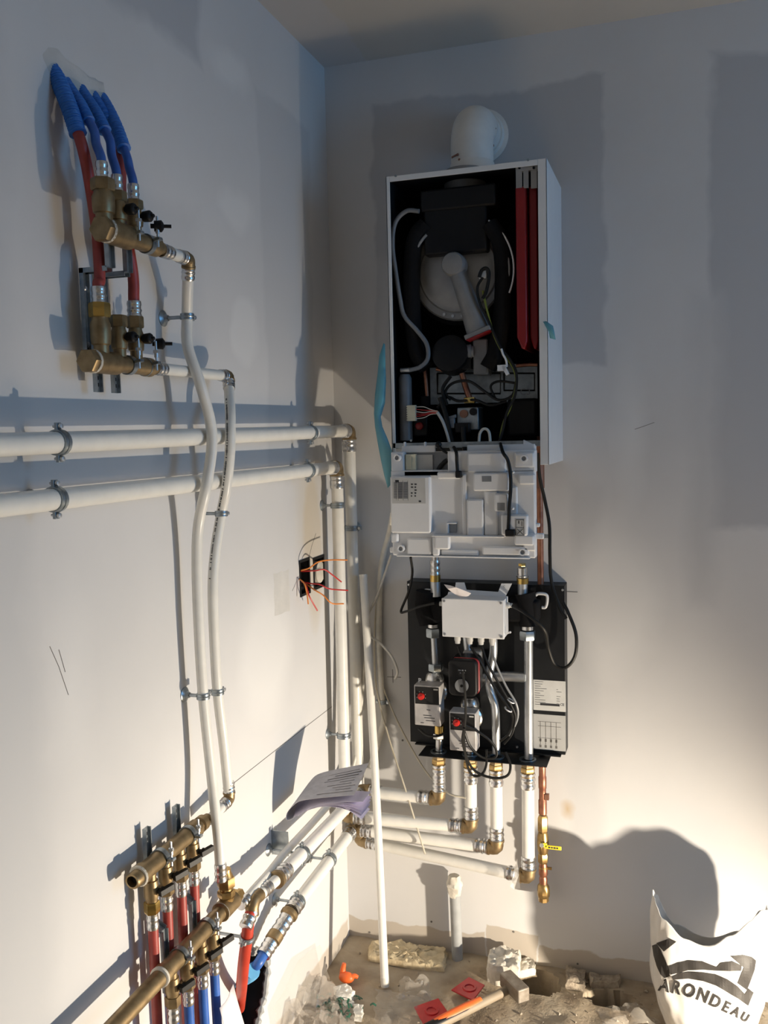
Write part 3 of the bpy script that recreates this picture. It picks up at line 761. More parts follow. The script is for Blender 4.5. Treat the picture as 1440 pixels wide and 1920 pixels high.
mB = thing('manifold', 'foreground brass manifold with blue pipes and a tee feeding a white pipe', 'manifold', (B_S, yB0, zB))
yJ = L(303, 1842, B_S).y
mb = MB()
mb.lathe((B_S, yB0, zB), EY, [(0, RA * .95), (yJ - yB0 - .006, RA * .95), (yJ - yB0 - .004, RA * 1.14), (yJ - yB0 + .010, RA * 1.14), (yJ - yB0 + .012, RA), (yB1 - yB0 - .055, RA), (yB1 - yB0 - .053, RA * .86), (yB1 - yB0 - .035, RA * .86), (yB1 - yB0 - .033, RA * 1.2), (yB1 - yB0 + .020, RA * 1.2), (yB1 - yB0 + .022, RA * .72), (yB1 - yB0 + .034, RA * .72)], 22); build('body', mb, 'brass_old', mB)
mb = MB(); mb.lathe((B_S, yJ - .008, zB), EY, [(0, RA * 1.0), (.002, RA * 1.18), (.007, RA * 1.16), (.008, RA)], 18); build('sealing_ring', mb, 'plaster', mB)
mb = MB(); mb.lathe((B_S, yB1 - .034, zB), EY, [(0, RA), (.003, RA * 1.26), (.006, RA)], 18); build('sealing_ring', mb, 'plaster', mB)
tq = V((B_S, yB1 - .006, zB)); mb = MB()
mb.lathe(tq, EZ, [(0, RA * .9), (.018, RA * .95), (.020, RA * 1.0)], 18); mb.hexn(tq + EZ * .020, EZ, .014, RA * 1.12); mb.lathe(tq + EZ * .034, EZ, [(0, RA * .8), (.006, RA * .8)], 14)
build('tee_branch', mb, 'brass', mB)
mb = MB(); mb.hexn(tq + EZ * .040, EZ, .022, RA * 1.15, .3); mb.lathe(tq + EZ * .062, EZ, [(0, RA * .95), (.010, RA * .7), (.016, RA * .7)], 14); build('union_nut', mb, 'brass', mB)
mb = MB(); mb.lathe((B_S, yB1 + .022, zB), V((.05, .9, -.03)), [(0, RA * .7), (.006, RA * .95), (.016, RA * .95), (.018, RA * .6), (.03, RA * .6)], 6); build('outlet_nut', mb, 'brass', mB)
b_out = []
for px, py in ((322, 1838), (350, 1808), (377, 1782), (399, 1757)):
    o = V((B_S, L(px, py - 8, B_S).y, zB - .010)); b_out.append(valve(mB, o, -EZ, .066, .0112, True, V((1, .25, 0)), lever=True))
for px, py in ((337, 1808), (388, 1752)): band_clamp(mB, (B_S, L(px, py, B_S).y, zB), EY, RA, V((1, 0, .05)).normalized(), .045)
def drop(name, label, m, top, bot, r):
    top = V(top); bot = V(bot); t = thing(name, label, 'pipe', tuple(bot))
    mb = MB(); mb.tube(cr([top, top - EZ * .05, (top + bot) / 2 + V((.002, 0, 0)), bot], 8), r, 14); build('pipe_section', mb, m, t)
    build('press_sleeve', sleeve_mb(top + EZ * .002, -EZ, r, .032), 'chrome', t)
for o, w in zip(a_out, ('first red pipe under the open-ended manifold, nearest its open end', 'second red pipe from the open end of the manifold', 'third red pipe from the open end of the manifold', 'last red pipe from the open end of the manifold')):
    drop('red_pipe', w, 'red_pex', o, V((.030, o.y + .004, .0)), .0092)
for o, w in zip(b_out, ('blue pipe under the foreground manifold, nearest the picture bottom', 'second blue pipe from the left under the foreground manifold', 'third blue pipe from the left under the foreground manifold', 'rightmost blue pipe under the foreground manifold, below the tee')):
    drop('blue_pipe', w, 'blue_pex', o, V((.068, o.y + .004, .0)), .0092)

# ================================================================== BOILER
XL, XRB, ZT, ZBT, SF = .2545, .6425, 2.112, 1.410, .27
boiler = thing('boiler', 'white wall-hung boiler with its front cover off and black interior exposed', 'boiler', ((XL + XRB) / 2, -SF / 2, ZBT))
mb = MB(); mb.bx(XL, XL + .003, -SF, 0, ZBT + .03, ZT); mb.bx(XL, XL + .010, -SF, -SF + .003, ZBT + .03, ZT); build('side_panel', mb, 'casing_white', boiler, bevel=.0008)
mb = MB(); mb.bx(XRB - .003, XRB, -SF, 0, ZBT, ZT); mb.bx(XRB - .021, XRB, -SF, -SF + .003, ZBT, ZT); build('side_panel', mb, 'casing_white', boiler, bevel=.0008)
mb = MB(); mb.bx(XL + .0031, XRB - .0031, -SF + .0005, 0, ZT - .003, ZT - .0002); mb.bx(XL + .0102, XRB - .0212, -SF, -SF + .003, ZT - .013, ZT - .0002); build('top_panel', mb, 'casing_white', boiler, bevel=.0008)
mb = MB(); mb.bx(XL + .003, XRB - .003, -.012, -.004, ZBT + .03, ZT - .003)
mb.bx(XL + .0031, XL + .005, -SF + .004, -.012, ZBT + .05, ZT - .003); mb.bx(XRB - .005, XRB - .0031, -SF + .004, -.012, ZBT + .05, ZT - .003); mb.bx(XL + .003, XRB - .003, -SF + .004, -.012, ZT - .006, ZT - .0031)
build('inner_lining', mb, 'casing_inner', boiler)
zr = 1.462
mb = MB(); mb.bx(XL + .003, XRB - .021, -SF, -SF + .012, zr - .006, zr + .006); mb.bx(XL + .003, XRB - .003, -SF + .01, -.012, zr - .008, zr - .004)
build('bottom_rail', mb, 'zinc', boiler)
for px, py in ((771, 826), (1006, 828), (742, 330), (990, 300)): c = B(px, py, SF); mb = MB(); mb.lathe((c.x, -SF + .001, c.z), -EY, [(0, .003), (.003, .003)], 8); build('screw', mb, 'zinc', boiler)
# heat exchanger
ec = B(860, 511, .19)
mb = MB(); mb.lathe(ec + EY * .14, -EY, [(0, .128), (.13, .128), (.135, .122)], 40); build('heat_exchanger', mb, 'black_foam', boiler)
ex = boiler.children[-1]
for a0, a1 in ((124, 172), (-24, 58)):
    mb = MB(); mb.tube([B(860, 511, .238) + V((math.cos(math.radians(w_)) * .134, 0, math.sin(math.radians(w_)) * .140)) for w_ in range(a0, a1, 4)], .0022, 8); build('clamp_ring', mb, 'casing_white', ex)
    mb = MB(); mb.tube([B(860, 511, .236) + V((math.cos(math.radians(w_)) * .122, 0, math.sin(math.radians(w_)) * .126)) for w_ in range(a0 + 6, a1 - 14, 4)], .0036, 8); build('clamp_ring', mb, 'alu_disc', ex)
mb = MB(); mb.lathe(ec + EY * .006, -EY, [(0, .118), (.008, .118), (.012, .114), (.012, .100), (.016, .096), (.016, .086), (.020, .080), (.020, .02)], 44); build('burner_door', mb, 'alu_disc', ex)
for w in (250, 262, 275, 288, 300): a = math.radians(w); mb = MB(); mb.lathe(ec + V((math.cos(a) * .107, -.004, math.sin(a) * .107)), -EY, [(0, .004), (.006, .004)], 6); build('door_nut', mb, 'steel', ex)
# padded black U-shaped hoses either side
for nm, pts in (('left', [(800, 420), (778, 450), (772, 520), (774, 600), (782, 660), (800, 690)]), ('right', [(918, 420), (938, 455), (944, 520), (940, 600), (930, 660), (915, 690)])):
    mb = MB(); mb.tube(cr([B(x, y, .225) for x, y in pts], 8), .021, 14); build('insulated_tube', mb, 'black_foam', boiler)
# flue adapter, silencer box
fc = B(872, 345, .15)
mb = MB(); mb.lathe((fc.x, fc.y, fc.z - .02), EZ, [(0, .052), (.05, .052), (.052, .050)], 32); build('flue_adapter', mb, 'alu_cast', boiler)
a, b = B(794, 385, .23), B(914, 470, .23)
mb = MB(); mb.bx(a.x, b.x, -.235, -.10, b.z, a.z + .005); build('silencer', mb, 'black_plastic', boiler, bevel=.006)
a, b = B(788, 358, .235), B(930, 384, .235)
mb = MB(); mb.bx(a.x, b.x, -.24, -.09, b.z, a.z); build('silencer_collar', mb, 'black_plastic', boiler, bevel=.005)
# cast burner arm
k = B(852, 497, .235); tip = B(897, 622, .245)
mb = MB(); ax = (tip - k).normalized(); sd = ax.cross(-EY).normalized()
prof = [(0.0, .020), (.25, .021), (.6, .024), (.85, .028), (1.0, .030)]
vs = []
for t, w in prof:
    c = k + (tip - k) * t
    for j in range(12):
        th = PI * j / 11
        vs.append(c + sd * (math.cos(th) * w) - EY * (math.sin(th) * .026) + EY * .006)
fs = [(i * 12 + j, i * 12 + j + 1, (i + 1) * 12 + j + 1, (i + 1) * 12 + j) for i in range(4) for j in range(11)]
fs += [tuple(range(12)), tuple(48 + j for j in range(12))] + [(i * 12, (i + 1) * 12, (i + 1) * 12 + 11, i * 12 + 11) for i in range(4)]
mb.add(vs, fs); mb.lathe(k + EY * .02, -EY, [(0, .029), (.035, .029), (.044, .025), (.047, .012)], 28)
build('burner_arm', mb, 'alu_cast', boiler)
mb = MB(); mb.box(tip + ax * .004, (.033, .022, .006), (sd, EY, ax)); build('burner_flange', mb, 'alu_cast', boiler, bevel=.002)
mb = MB(); mb.box(tip + ax * .011, (.031, .023, .0009), (sd, EY, ax)); build('gasket', mb, 'red_paint', boiler)
a, b = B(886, 636, .225), B(915, 702, .225)
mb = MB(); mb.bx(a.x, b.x, -.225, -.17, b.z, a.z); build('air_duct', mb, 'tube_grey', boiler, bevel=.004)
mb = MB(); c = B(870, 660, .22); mb.lathe(c, EX, [(-.028, .016), (.0, .018), (.018, .018), (.02, .014), (.026, .014)], 18); build('gas_mixer', mb, 'tube_grey', boiler)
mb = MB(); c = B(852, 672, .19); mb.lathe(c, V((0, -1, .2)), [(0, .045), (.05, .045), (.056, .03)], 24); mb.bx(c.x + .0, c.x + .05, c.y - .04, c.y, c.z - .03, c.z + .01); build('fan', mb, 'black_plastic', boiler)
# expansion vessel: flat red tank of two shells with white hanger
for x0, x1, yb_, s in ((966, 989, 655, .262), (991, 1010, 655, .245)):
    a, b = B(x0, 350, s), B(x1, yb_, s); w = (b.x - a.x) / 2; cx_ = (a.x + b.x) / 2
    mb = MB(); poly = [(a.x, -s, a.z), (b.x, -s, a.z), (b.x, -s, b.z + .02), (cx_ + w * .5, -s, b.z), (cx_ - w * .1, -s, b.z + .002), (a.x, -s, b.z + .03)]
    mb.prism(poly, (0, .20, 0)); build('expansion_vessel_shell', mb, 'red_paint', boiler, bevel=.006)
for x0, x1 in ((967, 979), (981, 991), (995, 1007)):
    a, b = B(x0, 312, .262), B(x1, 352, .262); mb = MB(); mb.bx(a.x, b.x, -.262, -.258, b.z, a.z - .004); build('vessel_hanger', mb, 'alu_disc', boiler)
mb = MB(); a, b = B(967, 309, .262), B(1008, 318, .262); mb.bx(a.x, b.x, -.264, -.250, b.z, a.z); build('vessel_crossbar', mb, 'alu_disc', boiler)
mb = MB()
for px in (974, 1001): c = B(px, 315, .264); mb.lathe((c.x, -.264, c.z), -EY, [(0, .003), (.003, .003)], 8)
build('screw', mb, 'casing_inner', boiler)
# grey condensate hose and siphon
hose = [(786, 396), (762, 396), (741, 418), (736, 460), (742, 510), (750, 560), (758, 592), (782, 620), (800, 645), (802, 672), (788, 688), (768, 694)]
mb = MB(); mb.tube(cr([B(x, y, .245) for x, y in hose], 8), .0055, 10); build('condensate_hose', mb, 'tube_grey', boiler)
mb = MB(); a = B(760, 702, .225); b = B(762, 826, .225); mb.lathe(b, EZ, [(0, .0165), (a.z - b.z - .01, .0165), (a.z - b.z, .012)], 20); build('siphon', mb, 'tube_grey', boiler)
mb = MB(); c = B(760, 694, .235); mb.lathe(c, EX, [(-.012, .006), (.012, .006)], 10); build('hose_clip', mb, 'steel', boiler)
# embossed back plate
a, b = B(806, 690, .13), B(1008, 752, .13)
mb = MB(); mb.bx(a.x, b.x, -.13, -.12, b.z, a.z); build('inner_plate', mb, 'zinc', boiler)
pl = boiler.children[-1]
for x0, x1, y0, y1 in ((820, 938, 700, 738), (945, 1002, 700, 732)):
    mb = MB(); c = [B(x, y, .132) for x, y in ((x0, y0), (x1, y0), (x1, y1), (x0, y1), (x0, y0))]
    mb.tube(c, .0025, 6); build('embossed_rib', mb, 'black_sheet', pl)
# copper pipes and fittings at the bottom
def bt(name, pts, s, r, m, parent=boiler, n=8):
    mb = MB(); mb.tube(cr([B(p[0], p[1], p[2] if len(p) > 2 else s) for p in pts], 7), r, n); return build(name, mb, m, parent)
bt('copper_pipe', [(792, 650), (796, 690), (799, 720), (801, 748)], .20, .0055, 'copper', n=12)
bt('copper_pipe', [(818, 692), (835, 695), (856, 692)], .19, .0045, 'copper', n=12)
bt('copper_pipe', [(866, 700), (872, 722), (880, 746)], .225, .0075, 'copper', n=12)
bt('copper_pipe', [(968, 686), (990, 684), (1008, 684)], .20, .0045, 'copper', n=12)
mb = MB(); mb.hexn(B(881, 756, .225), EZ, .014, .015); build('gas_union', mb, 'brass_bright', boiler)
a, b = B(857, 764, .225), B(898, 806, .225)
mb = MB(); mb.bx(a.x, b.x, -.228, -.17, b.z, a.z); build('gas_valve', mb, 'zinc', boiler, bevel=.003); gv = boiler.children[-1]
mb = MB(); c = B(870, 776, .228); mb.lathe((c.x, -.228, c.z), -EY, [(0, .010), (.006, .010)], 16); build('dial', mb, 'copper_dark', gv)
mb = MB(); c = B(888, 772, .228); mb.lathe((c.x, -.228, c.z), -EY, [(0, .009), (.008, .009)], 16); build('solenoid', mb, 'black_plastic', gv)
mb = MB(); c = B(868, 802, .24); mb.box(c, (.018, .012, .012)); build('valve_plug', mb, 'black_plastic', boiler, bevel=.002)
mb = MB(); c = B(798, 752, .21); mb.lathe(c, EZ, [(-.012, .011), (.012, .011)], 14); build('pipe_grommet', mb, 'black_foam', boiler)
a, b = B(950, 748, .20), B(1008, 818, .20)
mb = MB(); mb.bx(a.x, b.x, -.20, -.08, b.z, a.z); build('pump_block', mb, 'black_plastic', boiler, bevel=.008)
text_on('pump_marking', 'C3', .022, B(985, 735, .205), EX, EZ, 'tube_grey', boiler)
mb = MB(); c = B(788, 799, .215); mb.lathe(c, -EY, [(0, .0095), (.012, .0095), (.014, .006)], 16); build('pressure_knob', mb, 'red_paint', boiler)
mb = MB(); c = B(788, 800, .212); mb.box(c, (.019, .004, .024)); build('pressure_knob_base', mb, 'black_plastic', boiler, bevel=.003)
# connector with wires
a, b = B(764, 760, .255), B(780, 789, .255); mb = MB()
mb.bx(a.x, b.x, -.258, -.246, b.z, a.z)
for i in range(7):
    z = b.z + (a.z - b.z) * (i + .5) / 7; mb.bx(a.x - .0015, b.x, -.2595, -.258, z - .0018, z + .0012)
build('wire_connector', mb, 'cream', boiler)
for i, m in enumerate(('cable_white', 'wire_red', 'cable_white', 'wire_red', 'wire_red', 'cable_white')):
    y = 763 + i * 4.4; bt('connector_wire', [(780, y), (795, y + 2 * math.sin(i)), (808, 768 + i * 1.8), (821, 771 + i)], .254, .0011, m, n=6)
bt('harness', [(820, 773), (830, 790), (838, 812), (845, 838), (850, 850)], .262, .0040, 'grey_label', n=8)
bt('harness', [(825, 745), (835, 775), (842, 805), (852, 842)], .258, .0062, 'rubber')
bt('harness', [(868, 800), (869, 822), (872, 845)], .262, .0062, 'rubber')
bt('white_hose', [(898, 828), (900, 812), (908, 804), (917, 811), (920, 842)], .262, .0035, 'cable_white')
bt('earth_wire', [(905, 545), (915, 590), (927, 630), (942, 660), (962, 690), (968, 720), (958, 760), (945, 790), (938, 820), (936, 850)], .255, .0028, 'yellow_green')
bt('black_wire', [(905, 520), (895, 540), (900, 570), (915, 600), (938, 650), (955, 672), (968, 700), (966, 740), (950, 775), (942, 810), (930, 845)], .258, .0032, 'rubber')
bt('black_wire', [(845, 750), (835, 735), (850, 718), (880, 715), (910, 735), (935, 750), (960, 742), (968, 715)], .24, .0034, 'rubber')
bt('black_wire', [(820, 765), (838, 745), (860, 752), (890, 750), (920, 760), (950, 752)], .235, .0036, 'rubber')
bt('black_wire', [(845, 705), (830, 730), (838, 760)], .245, .0045, 'rubber')
bt('black_wire', [(930, 750), (920, 725), (935, 715), (965, 718)], .238, .003, 'rubber')
mb = MB(); mb.box(B(941, 690, .262), (.010, .005, .007)); mb.box(B(948, 694, .262), (.004, .005, .012), ((EX + EZ * .5).normalized(), EY, (EZ - EX * .5).normalized())); build('white_plug', mb, 'plastic_white', boiler)
bt('white_lead', [(940, 654), (943, 664), (949, 676), (950, 688)], .262, .0026, 'plastic_white')
mb = MB(); mb.box(B(906, 515, .25), (.010, .006, .010)); build('igniter', mb, 'steel', boiler, bevel=.002)
bt('igniter_lead', [(898, 520), (903, 507), (912, 503), (917, 515), (912, 545), (905, 560)], .258, .0042, 'rubber')
mb = MB(); c = B(848, 782, .245); mb.box(c, (.010, .004, .004), ((EX + EZ * .25).normalized(), EY, EZ)); mb.box(c - EZ * .015, (.006, .006, .012)); build('small_plug', mb, 'tube_grey', boiler, bevel=.001)
# ---------------------------------------------------------------- flue elbow on top
f0 = B(887, 300, .13); f0 = V((.4385, -.13, ZT))
flue = thing('flue_elbow', 'white round flue elbow rising from the boiler top into the wall', 'flue', tuple(f0))
zc_ = 2.262; r0 = .053
mb = MB(); mb.lathe(f0, EZ, [(0, r0 * 1.04), (.045, r0 * 1.04), (.048, r0)], 36); build('collar', mb, 'flue_white', flue)
mb = MB(); pts = [f0 + EZ * .03]
R_ = .062; cz = zc_ - R_
for i in range(13):
    w = PI / 2 * i / 12; pts.append(V((f0.x + .0, -.13 + R_ * (1 - math.cos(w)), cz + R_ * math.sin(w))))
pts.append(V((f0.x, 0.002, zc_)))
mb.tube(pts, r0, 36); build('bend', mb, 'flue_white', flue)
mb = MB(); mb.lathe((f0.x, -.001, zc_), -EY, [(0, .070), (.003, .070), (.006, .060), (.020, .057), (.020, r0)], 40); build('wall_collar', mb, 'flue_white', flue)
mb = MB(); mb.lathe((f0.x, -.058, zc_), -EY, [(0, r0 * 1.03), (.012, r0 * 1.03)], 36); build('seam_band', mb, 'flue_white', flue)
mb = MB()
for px, py in ((928, 241), (924, 273)): mb.sphere(B(px, py, .085), .0035, 8, 6)
for px, py in ((858, 290), (861, 299)): mb.sphere(B(px, py, .18), .003, 8, 6)
c = B(853, 292, .178); mb.box(c, (.009, .002, .0018), ((EX + EZ * .4).normalized(), EY, EZ))
build('screw', mb, 'copper_dark', flue)
# ---------------------------------------------------------------- swung-down control box
S0, S1 = .300, .335
cb = thing('control_box', 'white moulded plastic control box hanging open below the boiler', 'control box', (.44, -S0, 1.20))
def cbx(mb, x0, y0, x1, y1, s0, s1):
    """crop pixels of the control box (680,820 + p/3.273) -> raised block between depths s0 and s1"""
    a = B(680 + x0 / 3.273, 820 + y0 / 3.273, s1); b = B(680 + x1 / 3.273, 820 + y1 / 3.273, s1)
    mb.bx(a.x, b.x, -s1, -s0, b.z, a.z)
mb = MB()
cbx(mb, 172, 205, 1060, 742, S0, S1 - .004)
cbx(mb, 520, 85, 1060, 215, S0, S1 - .004); cbx(mb, 172, 90, 252, 210, S0, S1 - .004); cbx(mb, 250, 203, 525, 240, S0, S1 - .004)
build('housing', mb, 'plastic_white', cb, bevel=.003)
mb = MB(); cbx(mb, 252, 92, 520, 206, S0, S0 + .006); build('terminal_bay', mb, 'tube_grey', cb)
def panel(x0, y0, x1, y1, up, m='plastic_white', name='moulded_panel', bev=.004, dn=.006):
    mb = MB(); cbx(mb, x0, y0, x1, y1, S1 - dn, S1 + up); return build(name, mb, m, cb, bevel=bev)
panel(166, 240, 418, 590, .014)
panel(172, 590, 215, 650, .009)
panel(270, 618, 425, 725, .006); panel(425, 612, 470, 728, .010); panel(440, 606, 532, 690, .013)
panel(480, 690, 712, 728, .004); panel(732, 668, 1020, 728, .006)
panel(604, 225, 642, 605, .003); panel(636, 380, 742, 608, .008); panel(742, 330, 830, 606, .005)
panel(676, 218, 896, 330, .010); panel(806, 345, 890, 455, .012); panel(848, 475, 1012, 606, .014); panel(930, 600, 1050, 665, .012)
panel(956, 225, 1056, 290, .010); panel(900, 300, 950, 475, .003); panel(930, 92, 1052, 185, .005)
panel(640, 95, 880, 215, .003); panel(455, 212, 600, 255, .004, dn=.004); panel(420, 600, 870, 616, .015, bev=.003)
panel(205, 722, 1025, 748, .008); panel(985, 590, 1062, 700, .006)
mb = MB()
for x, y in ((208, 126), (988, 130), (232, 684), (980, 706)):
    c = B(680 + x / 3.273, 820 + y / 3.273, S1 + .012); mb.lathe((c.x, -(S1 - .004), c.z), -EY, [(0, .0085), (.016, .0085), (.016, .0055), (.004, .0045)], 18, caps=False)
build('screw_boss', mb, 'plastic_white', cb)
mb = MB()
for x, y in ((208, 126), (988, 130), (232, 684), (980, 706)):
    c = B(680 + x / 3.273, 820 + y / 3.273, S1 + .012); mb.lathe((c.x, -S1, c.z), -EY, [(0, .0056), (.0095, .0056)], 14)
build('screw_recess', mb, 'tube_grey', cb, kind='stuff')
for x0, y0, x1, y1, u in ((732, 238, 790, 272, .0105), (826, 402, 872, 450, .0125), (528, 530, 575, 586, .001)):
    mb = MB(); cbx(mb, x0, y0, x1, y1, S1 - .003, S1 + u); build('opening', mb, 'tube_grey', cb)
panel(512, 524, 528, 590, .006, bev=.002); panel(512, 522, 576, 532, .006, bev=.002)
# flap and hinge lugs on top
mb = MB(); cbx(mb, 240, 52, 445, 92, S0 + .004, S0 + .010); cbx(mb, 640, 48, 1056, 90, S0 + .004, S0 + .012)
for x in (250, 375): cbx(mb, x, 28, x + 12, 60, S0 + .002, S0 + .012)
a = [B(680 + x / 3.273, 820 + y / 3.273, S0 + .01) for x, y in ((985, 15), (1062, 52), (1062, 92), (985, 92))]
mb.prism(a, (0, .012, 0)); build('hinge_lug', mb, 'plastic_white', cb, bevel=.0015)
# terminal blocks
mb = MB(); cbx(mb, 262, 105, 325, 200, S0 + .004, S0 + .020)
for i in range(9): cbx(mb, 268, 108 + i * 10, 300, 114 + i * 10, S0 + .02, S0 + .023)
build('terminal_block', mb, 'cream', cb)
mb = MB(); cbx(mb, 330, 108, 430, 200, S0 + .004, S0 + .010); build('circuit_board', mb, 'grey_label', cb)
# wiring diagram sticker
def sticker_cb(x0, y0, x1, y1, up, m, nm): mb = MB(); cbx(mb, x0, y0, x1, y1, S1 + up, S1 + up + .0006); return build(nm, mb, m, cb)
sticker_cb(178, 252, 386, 406, .014, 'grey_label', 'wiring_sticker'); st = cb.children[-1]
mb = MB(); random.seed(5)
for i in range(15):
    y = 276 + i * 6.8
    cbx(mb, 190, y, 212, y + 2.4, S1 + .014, S1 + .015)
    cbx(mb, 218, y, 244, y + 3.8, S1 + .014, S1 + .015)
    cbx(mb, 250, y, 276, y + 3.2, S1 + .014, S1 + .015)
for x in (204, 216, 246, 277): cbx(mb, x, 264, x + 2, 388, S1 + .014, S1 + .015)
for i in range(5):
    for x in (296, 318): 
        if random.random() < .85: cbx(mb, x, 284 + i * 18, x + random.uniform(7, 14), 292 + i * 18, S1 + .014, S1 + .015)
cbx(mb, 344, 388, 358, 398, S1 + .014, S1 + .015); cbx(mb, 200, 262, 222, 276, S1 + .014, S1 + .015)
build('printed_diagram', mb, 'ink', st, smooth=False)
sticker_cb(936, 500, 994, 606, .014, 'blue_light' if False else 'grey_label', 'pictogram_sticker'); st = cb.children[-1]
mb = MB()
for (x0, y0, x1, y1) in ((940, 504, 990, 508), (940, 552, 990, 555), (940, 600, 990, 603), (940, 504, 943, 603), (987, 504, 990, 603), (955, 512, 961, 530), (975, 515, 979, 545)): cbx(mb, x0, y0, x1, y1, S1 + .014, S1 + .015)
q = [B(680 + x / 3.273, 820 + y / 3.273, S1 + .0152) for x, y in ((948, 562), (984, 596), (984, 562), (948, 596))]
mb.tube([q[0], q[1]], .0006, 4); mb.tube([q[2], q[3]], .0006, 4)
build('printed_pictogram', mb, 'ink', st, smooth=False)
mb = MB()
for x, y in ((924, 214), (908, 256), (900, 394), (922, 436)): mb.sphere(B(680 + x / 3.273, 820 + y / 3.273, S1 + .012), .0035, 8, 6)
build('cable_hook', mb, 'casing_white', cb)
def cbt(name, pts, r, m, s=S1 + .016): 
    mb = MB(); mb.tube(cr([B(680 + x / 3.273, 820 + y / 3.273, s if len(p) < 3 else p[2]) for p in pts for x, y in (p[:2],)], 8), r, 10); return build(name, mb, m, cb)
cbt('sensor_cable', [(845, 40, .30), (862, 95), (890, 140), (906, 220), (908, 320), (900, 420), (897, 500), (893, 575)], .0042, 'rubber')
mb = MB(); cbx(mb, 872, 566, 934, 610, S1 + .012, S1 + .026); build('cable_plug', mb, 'black_plastic', cb, bevel=.003)
cbt('sensor_cable', [(560, 62, .31), (575, 95), (578, 150), (583, 215)], .0042, 'rubber', S1 + .006)
mb = MB(); cbx(mb, 566, 206, 604, 250, S1 + .001, S1 + .014); build('cable_plug', mb, 'black_plastic', cb, bevel=.003)
cbt('sensor_cable', [(462, 42, .31), (490, 78), (520, 98)], .0032, 'rubber', S0 + .02)
cbt('loom', [(465, 200), (480, 175), (505, 150), (520, 140)], .0055, 'rubber', S0 + .012)
mb = MB(); c = B(680 + 466 / 3.273, 820 + 45 / 3.273, .312); mb.sphere(c, .008, 10, 7); build('grommet', mb, 'rubber', cb)
mb = MB()
for x0, y0, x1, y1 in ((1060, 528, 1085, 552), (1060, 590, 1110, 625), (165, 675, 200, 708)): cbx(mb, x0, y0, x1, y1, S0 + .005, S0 + .018)
build('side_lug', mb, 'plastic_white', cb, bevel=.002)

# ================================================================== HYDRAULIC SET ON BLACK PLATE
SP = .060
hs = thing('mixing_station', 'black steel plate carrying a pump, two mixing valves and pipes, below the boiler', 'pump station', (.44, -.03, .62))
a, b = B(763, 1090, SP), B(1060, 1400, SP); px0, px1, pz0, pz1 = a.x, b.x, .632, a.z
mb = MB(); mb.bx(px0, px1, -SP, -SP + .002, pz0, pz1); mb.bx(px0, px0 + .002, -SP, -.001, pz0, pz1); mb.bx(px1 - .002, px1, -SP, -.001, pz0, pz1); mb.bx(px0, px1, -SP, -.001, pz1 - .002, pz1)
build('back_plate', mb, 'black_sheet', hs, bevel=.0008)
zs = .625
mb = MB(); mb.bx(.268, .612, -.138, -.045, zs - .002, zs); mb.bx(.240, .640, -.075, -.045, zs + .005, zs + .008)
build('shelf', mb, 'black_sheet', hs)
PX = {'p1': .314, 'p2': .402, 'p3': .472, 'p4': .557}
for x in PX.values(): mb = MB(); mb.band((x, -.100, zs + .001), EZ, .0165, .003, .006, 22); build('grommet', mb, 'zinc', hs)
for x in PX.values():
    mb = MB(); mb.lathe((x, -.1, zs - .028), EZ, [(0, .0150), (.003, .0172), (.014, .0172), (.016, .0160), (.026, .0165)], 6); build('union_nut', mb, 'brass_old', hs)
def hp(name, pts, r, m='steel', s=.10, n=16, smooth=True):
    q = [B(p[0], p[1], p[2] if len(p) > 2 else s) for p in pts]
    mb = MB(); mb.tube(cr(q, 7) if smooth else q, r, n); return build(name, mb, m, hs)
def nut(px, py, s, r, h, m='zinc'):
    c = B(px, py, s); mb = MB(); mb.hexn(c - EZ * (h / 2), EZ, h, r); return build('hex_nut', mb, m, hs)
# fourth (right) pipe
hp('steel_pipe', [(991, 1190), (991, 1300), (991.5, 1422)], .0118)
nut(989, 1191, .10, .0215, .024); hp('collar', [(989, 1180), (989, 1172)], .0165, 'chrome', smooth=False)
# cross pipe
hp('cross_pipe', [(905, 1270, .092), (945, 1268, .095), (985, 1270, .10)], .0135)
# third pipe with the S bend
hp('steel_pipe', [(925, 1188), (925, 1225), (918, 1262), (918, 1290), (928, 1325), (930, 1370), (930.5, 1412)], .0112)
hp('steel_pipe', [(874, 1190), (877, 1215), (880, 1240)], .0105)
# left pipe column
hp('steel_pipe', [(813, 1185), (815, 1220), (817, 1262)], .0090)
nut(813, 1186, .10, .0205, .024); hp('collar', [(812, 1176), (812, 1170)], .0150, 'chrome', smooth=False); nut(817, 1251, .10, .0200, .020)
hp('steel_pipe', [(824, 1378), (823.5, 1412)], .0105, 'chrome'); nut(823, 1380, .10, .016, .014, 'chrome'); hp('brass_tail', [(824, 1360), (824, 1374)], .0135, 'brass_bright', smooth=False)
hp('steel_pipe', [(882, 1370), (882, 1415)], .0105, 'chrome')
# black insulated bends either side of the junction box
for pts, r in (([(800, 1108), (798, 1140), (806, 1168)], .029), ([(984, 1112), (990, 1142), (992, 1172)], .027)):
    hp('insulated_bend', pts, r, 'black_foam', .095)
a, b = B(790, 1125, .09), B(835, 1165, .09); mb = MB(); mb.bx(a.x, b.x + .02, -.115, -.062, b.z, a.z); build('insulation_block', mb, 'black_foam', hs, bevel=.008)
a, b = B(952, 1122, .09), B(1012, 1165, .09); mb = MB(); mb.bx(a.x, b.x, -.115, -.062, b.z, a.z); build('insulation_block', mb, 'black_foam', hs, bevel=.008)
